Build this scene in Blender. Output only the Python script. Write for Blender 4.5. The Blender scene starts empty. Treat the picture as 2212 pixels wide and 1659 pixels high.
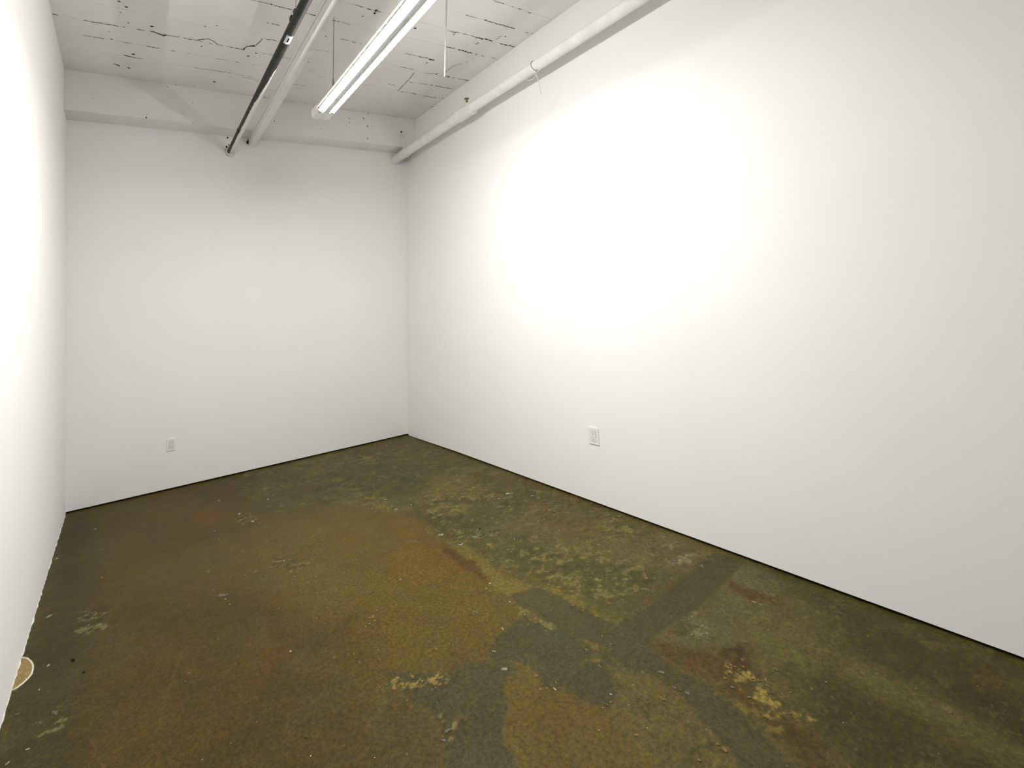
import bpy, bmesh, math, random
import numpy as np
from mathutils import Vector, Matrix

# ------------------------------------------------------------------ scene, camera, light set-up
scene = bpy.context.scene
COL = scene.collection
scene.view_settings.view_transform = 'Standard'
scene.view_settings.look = 'None'
scene.view_settings.gamma = 1.0
scene.view_settings.use_curve_mapping = False
scene.view_settings.exposure = 1.02

cy_ = scene.cycles
cy_.max_bounces = 6; cy_.diffuse_bounces = 4; cy_.glossy_bounces = 2; cy_.transmission_bounces = 0
cy_.use_light_tree = False; cy_.adaptive_threshold = 0.04
cy_.caustics_reflective = False; cy_.caustics_refractive = False

cam_data = bpy.data.cameras.new('camera')
cam_data.sensor_fit = 'HORIZONTAL'
cam_data.sensor_width = 36.0
cam_data.lens = 1065.889 / 2212 * 36.0
cam_data.shift_x = (1106.0 - 900.0) / 2212
cam_data.shift_y = (528.864 - 829.5) / 2212
cam_data.clip_start = 0.02
cam = bpy.data.objects.new('camera', cam_data)
COL.objects.link(cam)
yaw, pitch, roll = 0.54041, 0.12574, -0.08006
fwd = Vector((math.sin(yaw), math.cos(yaw), 0)); rgt = Vector((math.cos(yaw), -math.sin(yaw), 0)); upv = Vector((0, 0, 1))
fw = fwd * math.cos(pitch) + upv * math.sin(pitch); uu = upv * math.cos(pitch) - fwd * math.sin(pitch)
r2 = rgt * math.cos(roll) + uu * math.sin(roll); u2 = uu * math.cos(roll) - rgt * math.sin(roll)
M = Matrix.Identity(4)
for i in range(3):
    M[i][0] = r2[i]; M[i][1] = u2[i]; M[i][2] = -fw[i]
M[0][3], M[1][3], M[2][3] = -2.90786, -5.41496, 1.5
cam.matrix_world = M
scene.camera = cam

world = bpy.data.worlds.new('world')
scene.world = world
world.use_nodes = True
world.node_tree.nodes['Background'].inputs[0].default_value = (0, 0, 0, 1)
world.node_tree.nodes['Background'].inputs[1].default_value = 0.0

TUBE_STRENGTH = 92.0
TUBE_COLOR = (1.0, 0.99, 0.975)

# ------------------------------------------------------------------ room dimensions (metres)
W, HC, HB, BD = 3.3424, 3.8306, 3.4562, 0.246      # width, ceiling, beam underside, beam depth
LR, LL, LB, SK = 0.06457, -0.00371, -0.03497, 0.00336   # walls are a little out of plumb and square
FRONT = -7.2
BEAM_Y = LB * HB - BD
GAP = 0.014
def xr(z): return LR * z
def xl(y, z): return -W - SK * y + LL * z
def yb(z): return LB * z

# ------------------------------------------------------------------ measured marks (metres)
CRACKS = [
    ([[-3.347, -1.257], [-3.316, -1.255]], 0.007, 1.0),
    ([[-3.316, -1.255], [-3.162, -1.251]], 0.003, 0.3),
    ([[-3.162, -1.251], [-2.932, -1.263]], 0.006, 0.75),
    ([[-2.932, -1.263], [-2.709, -1.275]], 0.006, 0.65),
    ([[-2.71, -1.279], [-2.685, -1.271], [-2.621, -1.248]], 0.009, 1.0),
    ([[-2.629, -1.249], [-2.605, -1.268]], 0.012, 1.0),
    ([[-2.605, -1.264], [-2.537, -1.27], [-2.451, -1.272], [-2.38, -1.272], [-2.251, -1.261]], 0.006, 0.85),
    ([[-2.38, -1.278], [-2.307, -1.332], [-2.259, -1.313], [-2.215, -1.267]], 0.0045, 1.0),
    ([[-2.215, -1.267], [-2.083, -1.269], [-2.009, -1.263]], 0.006, 0.8),
    ([[-2.009, -1.263], [-1.996, -1.321], [-1.963, -1.35], [-1.931, -1.358]], 0.007, 1.0),
    ([[-1.972, -1.345], [-1.929, -1.361]], 0.014, 1.0),
    ([[-1.927, -1.38], [-1.91, -1.437], [-1.901, -1.5]], 0.0045, 1.0),
    ([[-1.9, -1.496], [-1.826, -1.512], [-1.759, -1.503]], 0.007, 0.85),
    ([[-3.179, -1.025], [-3.039, -1.028]], 0.0045, 0.9),
    ([[-3.059, -1.029], [-3.039, -1.026]], 0.008, 1.0),
    ([[-2.995, -1.046], [-2.979, -1.04]], 0.007, 1.0),
    ([[-2.906, -1.026], [-2.839, -1.034]], 0.004, 0.7),
    ([[-2.755, -1.026], [-2.643, -1.032]], 0.006, 0.85),
    ([[-2.554, -1.027], [-2.518, -1.031]], 0.006, 0.8),
    ([[-2.517, -1.025], [-2.159, -1.029], [-1.855, -1.036]], 0.003, 0.5),
    ([[-2.897, -0.808], [-2.876, -0.8]], 0.012, 1.0),
    ([[-2.876, -0.8], [-2.81, -0.79]], 0.006, 1.0),
    ([[-2.81, -0.79], [-2.757, -0.794]], 0.003, 1.0),
    ([[-2.344, -0.795], [-2.144, -0.802], [-1.812, -0.792]], 0.004, 0.55),
    ([[-2.977, -0.62], [-2.951, -0.608], [-2.931, -0.586]], 0.006, 1.0),
    ([[-2.96, -0.605], [-2.931, -0.593]], 0.011, 1.0),
    ([[-2.098, -1.982], [-1.955, -1.991]], 0.004, 0.8),
    ([[-1.955, -1.991], [-1.941, -1.986]], 0.012, 1.0),
    ([[-1.941, -1.986], [-1.766, -1.982]], 0.006, 0.85),
    ([[-1.684, -1.987], [-1.636, -1.983]], 0.004, 0.6),
    ([[-1.651, -1.985], [-1.587, -1.979]], 0.007, 1.0),
    ([[-1.958, -1.743], [-1.857, -1.745], [-1.795, -1.741]], 0.006, 0.7),
    ([[-1.897, -1.245], [-1.788, -1.278], [-1.678, -1.256], [-1.573, -1.264]], 0.004, 0.7),
    ([[-1.651, -0.557], [-1.557, -0.564]], 0.005, 0.8),
    ([[-2.345, -0.795], [-1.826, -0.8]], 0.003, 0.5),
    ([[-1.917, -0.765], [-1.746, -0.739]], 0.003, 0.5),
    ([[-1.461, -2.229], [-1.346, -2.231]], 0.003, 0.6),
    ([[-1.346, -2.231], [-1.152, -2.225]], 0.006, 0.85),
    ([[-1.193, -2.182], [-1.191, -2.241], [-1.199, -2.279]], 0.006, 0.6),
    ([[-1.485, -1.979], [-1.399, -1.977]], 0.007, 0.85),
    ([[-1.399, -1.977], [-1.244, -1.974]], 0.004, 0.7),
    ([[-1.44, -1.734], [-1.308, -1.746]], 0.006, 0.6),
    ([[-1.308, -1.746], [-1.086, -1.74]], 0.005, 0.75),
    ([[-1.463, -1.497], [-1.311, -1.498]], 0.003, 0.5),
    ([[-1.44, -1.26], [-1.302, -1.255]], 0.005, 0.6),
    ([[-1.324, -1.047], [-1.172, -1.027]], 0.003, 0.5),
    ([[-1.444, -0.786], [-1.298, -0.785]], 0.004, 0.8),
    ([[-0.503, -2.468], [-0.391, -2.465]], 0.004, 0.6),
    ([[-0.407, -2.711], [-0.203, -2.715], [0.043, -2.702]], 0.005, 0.45),
    ([[-0.317, -2.47], [0.028, -2.471]], 0.008, 0.9),
    ([[0.156, -2.468], [0.238, -2.474]], 0.006, 0.9),
    ([[-0.516, -2.213], [-0.358, -2.23]], 0.004, 0.6),
    ([[-0.358, -2.23], [-0.21, -2.227]], 0.006, 0.7),
    ([[-0.21, -2.227], [-0.03, -2.23]], 0.012, 0.95),
    ([[0.02, -2.226], [0.241, -2.231]], 0.01, 0.85),
    ([[-0.395, -1.989], [-0.28, -1.993]], 0.011, 0.95),
    ([[-0.28, -1.993], [-0.07, -1.98]], 0.013, 0.85),
    ([[-0.07, -1.98], [0.072, -1.984]], 0.008, 0.7),
    ([[0.15, -1.988], [0.251, -1.987]], 0.005, 0.8),
    ([[-0.671, -1.742], [-0.491, -1.744]], 0.005, 0.7),
    ([[-0.507, -1.745], [-0.387, -1.745]], 0.009, 0.95),
    ([[-0.399, -1.74], [-0.364, -1.732], [-0.341, -1.739]], 0.013, 1.0),
    ([[-0.378, -1.73], [-0.381, -1.636], [-0.373, -1.547]], 0.006, 0.8),
    ([[-0.394, -1.456], [-0.379, -1.37], [-0.369, -1.24]], 0.006, 0.85),
    ([[-0.369, -1.24], [-0.349, -1.011]], 0.004, 1.0),
    ([[-0.637, -1.506], [-0.44, -1.503]], 0.006, 0.7),
    ([[-0.3, -1.477], [-0.173, -1.505]], 0.004, 0.6),
    ([[-0.176, -1.51], [0.061, -1.502]], 0.013, 0.75),
    ([[0.061, -1.502], [0.266, -1.506]], 0.007, 0.6),
    ([[-0.372, -1.246], [-0.123, -1.268]], 0.006, 0.6),
    ([[-0.14, -1.268], [0.148, -1.275]], 0.01, 0.9),
    ([[0.148, -1.275], [0.258, -1.27]], 0.006, 0.8),
    ([[-0.349, -1.011], [-0.233, -1.026]], 0.006, 0.7),
    ([[-0.233, -1.026], [-0.071, -1.014]], 0.009, 0.7),
    ([[-0.068, -1.008], [0.243, -1.025]], 0.008, 0.65),
    ([[0.039, -0.767], [0.166, -0.784]], 0.003, 0.6),
    ([[0.166, -0.784], [0.253, -0.795]], 0.009, 0.9),
    ([[-0.534, -1.135], [-0.433, -1.123]], 0.006, 0.6),
    ([[-0.102, -1.57], [-0.103, -1.703], [-0.048, -1.797]], 0.004, 0.8),
    ([[-0.022, -1.807], [-0.008, -1.897], [-0.021, -1.968]], 0.006, 0.6),
    ([[-0.143, -2.129], [-0.131, -2.164]], 0.006, 1.0),
    ([[-0.018, -2.254], [-0.002, -2.309]], 0.005, 0.6),
    ([[-0.423, -2.169], [-0.426, -2.224]], 0.006, 0.8),
    ([[-0.514, -2.21], [-0.42, -2.215]], 0.005, 0.7),
    ([[-0.067, -0.362], [0.205, -0.352]], 0.006, 0.5),
    ([[0.197, -0.349], [0.309, -0.341]], 0.006, 0.5),
    ([[-0.032, -2.308], [0.029, -2.345]], 0.004, 0.5),
]
CEILING_SPOTS = [[-2.833, -0.851, 0.016], [-2.861, -0.58, 0.013], [-2.141, -0.566, 0.016], [-2.713, -1.354, 0.014], [-2.334, -1.192, 0.009], [-2.92, -1.464, 0.008], [-2.87, -1.338, 0.007], [-3.0, -1.153, 0.006], [-0.785, -2.138, 0.016], [-1.261, -2.123, 0.01], [-1.196, -2.236, 0.016], [-1.191, -2.192, 0.012], [0.032, -2.342, 0.01], [-2.93, -1.602, 0.012], [-2.883, -1.55, 0.012], [-2.267, -1.551, 0.008], [-2.347, -1.506, 0.007], [-1.897, -1.247, 0.011], [-1.949, -1.174, 0.012]]
BEAM_SPOTS = [[-2.721, 3.465, 0.014], [-2.713, 3.498, 0.005], [-1.568, 3.588, 0.011], [-1.519, 3.584, 0.011], [-0.423, 3.663, 0.014], [-0.434, 3.514, 0.012], [-0.651, 3.73, 0.012], [-0.654, 3.679, 0.009], [-0.694, 3.64, 0.009], [-0.47, 3.754, 0.014], [-0.399, 3.821, 0.012], [-0.994, 3.565, 0.007], [-3.14, 3.584, 0.006], [-2.318, 3.672, 0.007], [-2.322, 3.462, 0.006], [-2.19, 3.536, 0.005], [-2.464, 3.83, 0.008], [-2.537, 3.799, 0.007]]
STAINS = [
    ('brown', [[-3.408, -0.038], [-2.687, 0.024], [-2.208, 0.045], [-2.047, -0.263], [-2.039, -0.654], [-1.947, -0.943], [-1.9, -1.347], [-1.702, -1.292], [-1.464, -1.385], [-1.293, -1.722], [-1.244, -1.9], [-1.067, -1.971], [-1.051, -2.176], [-1.17, -2.426], [-1.143, -2.727], [-1.095, -3.037], [-1.068, -3.22], [-1.109, -3.274], [-1.211, -3.265], [-1.292, -3.383], [-1.432, -3.436], [-1.493, -3.428], [-1.586, -3.512], [-1.72, -3.479], [-1.801, -3.514], [-1.899, -3.382], [-2.027, -3.359], [-2.106, -3.46], [-2.14, -3.61], [-2.203, -3.772], [-3.005, -3.196], [-3.136, -3.017], [-3.164, -2.583], [-3.042, -2.398], [-3.159, -1.747], [-3.295, -0.954]]),
    ('brownlight', [[-2.084, -1.545], [-1.773, -1.404], [-1.404, -1.622], [-1.157, -2.061], [-1.181, -2.581], [-1.15, -3.083], [-1.169, -3.288], [-1.368, -3.41], [-1.551, -3.468], [-1.758, -3.45], [-1.902, -3.306], [-1.991, -3.009], [-2.078, -2.502], [-2.132, -2.006]]),
    ('orange', [[-1.236, -1.907], [-1.088, -1.974], [-1.095, -2.217], [-1.257, -2.394], [-1.338, -2.383], [-1.339, -2.192]]),
    ('orange', [[-1.555, -2.417], [-1.362, -2.426], [-1.2, -2.501], [-1.207, -2.745], [-1.188, -3.01], [-1.208, -3.083], [-1.339, -2.999], [-1.476, -2.888], [-1.589, -2.724]]),
    ('khaki', [[-1.153, -2.262], [-1.046, -2.26], [-1.105, -2.439], [-1.075, -2.632], [-1.078, -2.781], [-1.114, -3.04], [-1.071, -3.217], [-1.095, -3.269], [-1.215, -3.251], [-1.223, -3.093], [-1.225, -2.93], [-1.191, -2.723], [-1.188, -2.511]]),
    ('rustline', [[-1.163, -2.5], [-1.159, -2.676], [-1.174, -2.928], [-1.208, -3.083], [-1.237, -3.071], [-1.236, -2.902], [-1.219, -2.663]]),
    ('slate', [[-1.196, -3.23], [-1.071, -3.251], [-1.015, -3.36], [-1.016, -3.547], [-0.989, -3.679], [-0.954, -3.714], [-1.011, -3.883], [-1.034, -4.001], [-1.014, -4.137], [-1.065, -4.307], [-1.129, -4.47], [-1.174, -4.512], [-1.28, -4.435], [-1.21, -4.291], [-1.136, -4.102], [-1.137, -3.969], [-1.219, -3.86], [-1.217, -3.611], [-1.22, -3.439], [-1.24, -3.331]]),
    ('slate', [[-0.994, -3.683], [-0.94, -3.704], [-0.768, -3.716], [-0.432, -3.671], [-0.213, -3.643], [-0.041, -3.636], [-0.02, -3.785], [-0.251, -3.819], [-0.532, -3.848], [-0.695, -3.854], [-0.862, -3.848], [-0.987, -3.866], [-1.034, -4.001], [-1.127, -3.962], [-1.101, -3.814]]),
    ('slate2', [[-1.493, -3.435], [-1.3, -3.399], [-1.23, -3.54], [-1.222, -3.72], [-1.269, -3.854], [-1.304, -3.947], [-1.383, -3.984], [-1.437, -3.97], [-1.476, -3.875], [-1.512, -3.791], [-1.469, -3.67], [-1.511, -3.604], [-1.617, -3.683], [-1.698, -3.789], [-1.769, -3.835], [-1.796, -3.948], [-1.883, -4.002], [-2.071, -3.867], [-1.988, -3.766], [-1.96, -3.646], [-1.906, -3.525], [-1.801, -3.514], [-1.72, -3.479], [-1.59, -3.517]]),
    ('slate2', [[-1.997, -3.318], [-1.897, -3.378], [-1.801, -3.514], [-1.903, -3.637], [-1.962, -3.567], [-1.991, -3.432]]),
    ('rustbrown', [[-1.633, -3.701], [-1.515, -3.608], [-1.473, -3.674], [-1.51, -3.764], [-1.458, -3.847], [-1.424, -3.98], [-1.47, -4.008], [-1.435, -4.104], [-1.438, -4.209], [-1.509, -4.271], [-1.859, -4.019], [-1.79, -3.953], [-1.775, -3.854]]),
    ('orange2', [[-1.57, -3.776], [-1.473, -3.849], [-1.445, -3.977], [-1.519, -4.019], [-1.621, -3.944], [-1.685, -3.849]]),
    ('brown2', [[-2.036, -3.398], [-1.987, -3.464], [-1.953, -3.651], [-1.988, -3.766], [-2.071, -3.867], [-2.203, -3.772], [-2.126, -3.62], [-2.101, -3.491]]),
    ('rust', [[-0.974, -3.846], [-0.929, -3.892], [-0.89, -4.011], [-0.75, -4.067], [-0.754, -4.15], [-0.817, -4.197], [-0.888, -4.173], [-0.959, -4.287], [-0.965, -4.404], [-0.963, -4.493], [-1.009, -4.556], [-1.048, -4.602], [-1.121, -4.55], [-1.065, -4.418], [-1.06, -4.334], [-1.005, -4.199], [-0.999, -4.074], [-1.025, -3.975]]),
    ('darkrust', [[-0.778, -4.063], [-0.707, -4.1], [-0.766, -4.173], [-0.837, -4.182], [-0.852, -4.155], [-0.842, -4.115]]),
    ('gray', [[-0.07, -3.762], [-0.015, -3.851], [-0.079, -3.987], [-0.168, -4.044], [-0.271, -4.01], [-0.249, -3.917], [-0.283, -3.836]]),
    ('graygreen', [[-0.481, -3.841], [-0.359, -3.864], [-0.372, -3.976], [-0.345, -4.043], [-0.497, -4.074], [-0.57, -3.953]]),
    ('rustline', [[-0.276, -3.826], [-0.282, -3.891], [-0.256, -3.963], [-0.254, -4.061], [-0.299, -4.071], [-0.34, -4.011], [-0.351, -3.945], [-0.331, -3.872]]),
    ('graygreen', [[-0.704, -3.803], [-0.567, -3.867], [-0.602, -3.97], [-0.693, -4.093], [-0.764, -4.056], [-0.879, -3.985], [-0.872, -3.898], [-0.818, -3.842]]),
    ('green', [[-0.582, -4.113], [-0.532, -4.144], [-0.582, -4.281], [-0.598, -4.363], [-0.677, -4.348], [-0.677, -4.241]]),
    ('green', [[-0.548, -4.431], [-0.496, -4.456], [-0.503, -4.549], [-0.525, -4.659], [-0.502, -4.83], [-0.529, -4.868], [-0.569, -4.84], [-0.599, -4.738], [-0.595, -4.631], [-0.579, -4.544], [-0.589, -4.484]]),
    ('darkolive', [[-0.792, -4.304], [-0.585, -4.373], [-0.605, -4.576], [-0.621, -4.743], [-0.59, -4.843], [-0.73, -4.864], [-1.007, -4.632], [-0.932, -4.494]]),
    ('darkolive', [[-0.052, -4.186], [-0.061, -4.355], [-0.073, -4.572], [-0.068, -4.765], [-0.436, -4.837], [-0.453, -4.688], [-0.449, -4.534], [-0.414, -4.343]]),
    ('darkolive2', [[-0.342, -4.642], [-0.255, -4.811], [-0.459, -4.84], [-0.498, -4.77]]),
    ('greendeep', [[-1.077, -2.506], [-0.843, -2.623], [-0.792, -2.834], [-0.704, -3.061], [-0.586, -3.332], [-0.478, -3.516], [-0.629, -3.671], [-0.778, -3.698], [-0.948, -3.698], [-1.016, -3.623], [-1.048, -3.484], [-1.04, -3.287], [-1.035, -3.178], [-1.074, -2.992], [-1.066, -2.718]]),
    ('greenlight', [[-1.034, -3.281], [-0.923, -3.337], [-0.936, -3.5], [-0.922, -3.653], [-0.954, -3.702], [-1.016, -3.623], [-1.043, -3.464]]),
    ('pink', [[0.08, -3.064], [0.055, -3.403], [-0.031, -3.631], [-0.254, -3.64], [-0.363, -3.55], [-0.306, -3.398], [-0.211, -3.172]]),
    ('brownr', [[0.035, -2.249], [0.028, -2.635], [-0.03, -2.809], [-0.124, -2.724], [-0.087, -2.467]]),
    ('brownr', [[-0.281, -2.469], [-0.258, -2.761], [-0.264, -3.039], [-0.407, -3.085], [-0.483, -2.848]]),
    ('slateg', [[-1.922, -0.832], [-1.548, -0.658], [-1.053, -0.794], [-0.817, -1.198], [-0.89, -1.585], [-1.106, -1.587], [-1.387, -1.392], [-1.731, -1.266], [-1.888, -1.301], [-2.028, -1.058]]),
    ('slateg', [[-0.963, -0.697], [-0.628, -0.837], [-0.4, -1.164], [-0.48, -1.525], [-0.779, -1.548], [-0.982, -1.428]]),
    ('slateg', [[-1.011, -1.8], [-0.945, -2.037], [-0.997, -2.304], [-1.02, -2.556], [-1.072, -2.552], [-1.122, -2.38], [-1.106, -2.107]]),
    ('tan', [[-1.681, 0.226], [-0.977, 0.337], [-0.252, 0.115], [0.02, -0.186], [0.038, -0.746], [-0.055, -1.215], [-0.266, -1.203], [-0.415, -0.739], [-0.624, -0.291], [-1.096, -0.149], [-1.495, -0.167]]),
    ('brownd', [[-2.478, 0.234], [-2.062, 0.159], [-1.79, -0.253], [-1.954, -0.803], [-2.147, -0.826], [-2.397, -0.532]]),
    ('rustsm', [[-2.407, -0.777], [-2.266, -0.781], [-2.26, -1.082], [-2.375, -1.193], [-2.436, -1.035]]),
    ('leftgray', [[-3.335, -0.079], [-3.177, -0.147], [-3.1, -1.118], [-3.023, -1.856], [-3.028, -2.288], [-3.072, -2.485], [-3.073, -2.741], [-3.045, -2.947], [-3.045, -3.167], [-3.417, -2.9], [-3.35, -2.564], [-3.333, -2.008], [-3.343, -1.219]]),
    ('midgray', [[-2.042, -1.763], [-1.74, -1.934], [-1.758, -2.458], [-1.957, -2.809], [-2.066, -2.771], [-2.114, -2.356]]),
    ('browndark', [[-2.844, -1.999], [-2.278, -2.397], [-1.934, -2.875], [-2.022, -3.282], [-2.207, -3.561], [-2.337, -3.676], [-2.938, -3.244], [-2.978, -2.722]]),
    ('graypatch', [[-3.072, -2.167], [-2.931, -2.232], [-2.892, -2.434], [-2.985, -2.441], [-3.084, -2.286]]),
    ('khaki2', [[-0.875, -1.925], [-0.688, -2.155], [-0.811, -2.266], [-0.934, -2.209], [-0.98, -2.061]]),
    ('tan2', [[-0.57, -1.437], [-0.337, -1.743], [-0.414, -2.032], [-0.662, -1.997], [-0.8, -1.805]]),
    ('flake_y', [[-0.86, -4.133], [-0.792, -4.16], [-0.856, -4.256], [-0.873, -4.338], [-0.894, -4.41], [-0.951, -4.425], [-0.981, -4.369], [-0.971, -4.278], [-0.924, -4.191]]),
    ('flake_yt', [[-1.003, -4.131], [-0.983, -4.188], [-1.011, -4.311], [-1.028, -4.403], [-1.067, -4.406], [-1.065, -4.307], [-1.05, -4.206]]),
    ('flake_g', [[-0.743, -3.817], [-0.648, -3.848], [-0.679, -3.951], [-0.766, -4.018], [-0.838, -3.981], [-0.843, -3.902]]),
    ('flake_g', [[-0.185, -3.315], [-0.053, -3.467], [-0.089, -3.649], [-0.258, -3.668], [-0.384, -3.563], [-0.328, -3.414]]),
    ('flake_t', [[-0.915, -1.888], [-0.743, -1.922], [-0.688, -2.155], [-0.844, -2.34], [-0.997, -2.304], [-1.022, -2.13]]),
    ('flake_t', [[-1.037, -2.364], [-0.889, -2.583], [-0.731, -2.631], [-0.819, -2.687], [-1.041, -2.636], [-1.072, -2.552]]),
    ('flake_yt', [[-1.025, -3.255], [-0.919, -3.318], [-0.921, -3.488], [-0.92, -3.676], [-0.97, -3.702], [-1.032, -3.61], [-1.06, -3.45]]),
    ('flake_t', [[-0.832, -2.878], [-0.56, -3.11], [-0.432, -3.428], [-0.52, -3.599], [-0.862, -3.632], [-0.973, -3.445], [-0.984, -3.16]]),
    ('flake_t', [[-0.917, -0.221], [-0.514, -0.407], [-0.556, -0.702], [-0.798, -0.664], [-0.974, -0.488]]),
    ('flake_t', [[-1.523, 0.919], [-0.907, 0.538], [-0.737, -0.048], [-1.067, -0.066], [-1.504, 0.156]]),
    ('flake_y', [[-1.983, -3.377], [-1.785, -3.507], [-1.8, -3.539], [-1.916, -3.488], [-1.998, -3.426]]),
    ('flake_yt', [[-1.199, -0.153], [-1.18, -0.381], [-1.179, -1.091], [-1.136, -1.806], [-1.19, -1.871], [-1.268, -1.302], [-1.291, -0.56]]),
    ('flake_yt', [[-1.291, -1.544], [-1.128, -1.631], [-1.157, -1.845], [-1.276, -1.849]]),
    ('flake_t', [[-2.177, -1.099], [-2.084, -1.068], [-2.008, -1.36], [-2.056, -1.422], [-2.168, -1.323]]),
    ('flake_t', [[-2.085, -1.933], [-1.93, -2.024], [-1.907, -2.231], [-2.032, -2.264], [-2.131, -2.115]]),
    ('flake_yt', [[-1.224, -3.644], [-1.161, -3.767], [-1.218, -3.924], [-1.266, -3.918], [-1.271, -3.787]]),
    ('flake_yt', [[-1.23, -4.209], [-1.21, -4.291], [-1.224, -4.383], [-1.293, -4.39], [-1.299, -4.309]]),
    ('flake_g', [[-3.215, -2.798], [-3.131, -2.782], [-3.11, -2.85], [-3.163, -2.885]]),
    ('flake_g', [[-3.169, -1.9], [-3.032, -1.904], [-2.973, -2.129], [-3.021, -2.207], [-3.126, -2.08]]),
    ('flake_g', [[-1.926, -3.671], [-1.866, -3.703], [-1.881, -3.753], [-1.942, -3.755], [-1.959, -3.708]]),
    ('flake_t', [[-1.232, -3.288], [-1.212, -3.4], [-1.218, -3.528], [-1.291, -3.513], [-1.306, -3.372]]),
    ('flake_t', [[-0.124, -2.724], [-0.068, -3.03], [-0.099, -3.35], [-0.25, -3.298], [-0.286, -3.02]]),
    ('flake_t', [[-0.578, -1.878], [-0.333, -2.108], [-0.335, -2.477], [-0.563, -2.382], [-0.689, -2.095]]),
]
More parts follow.
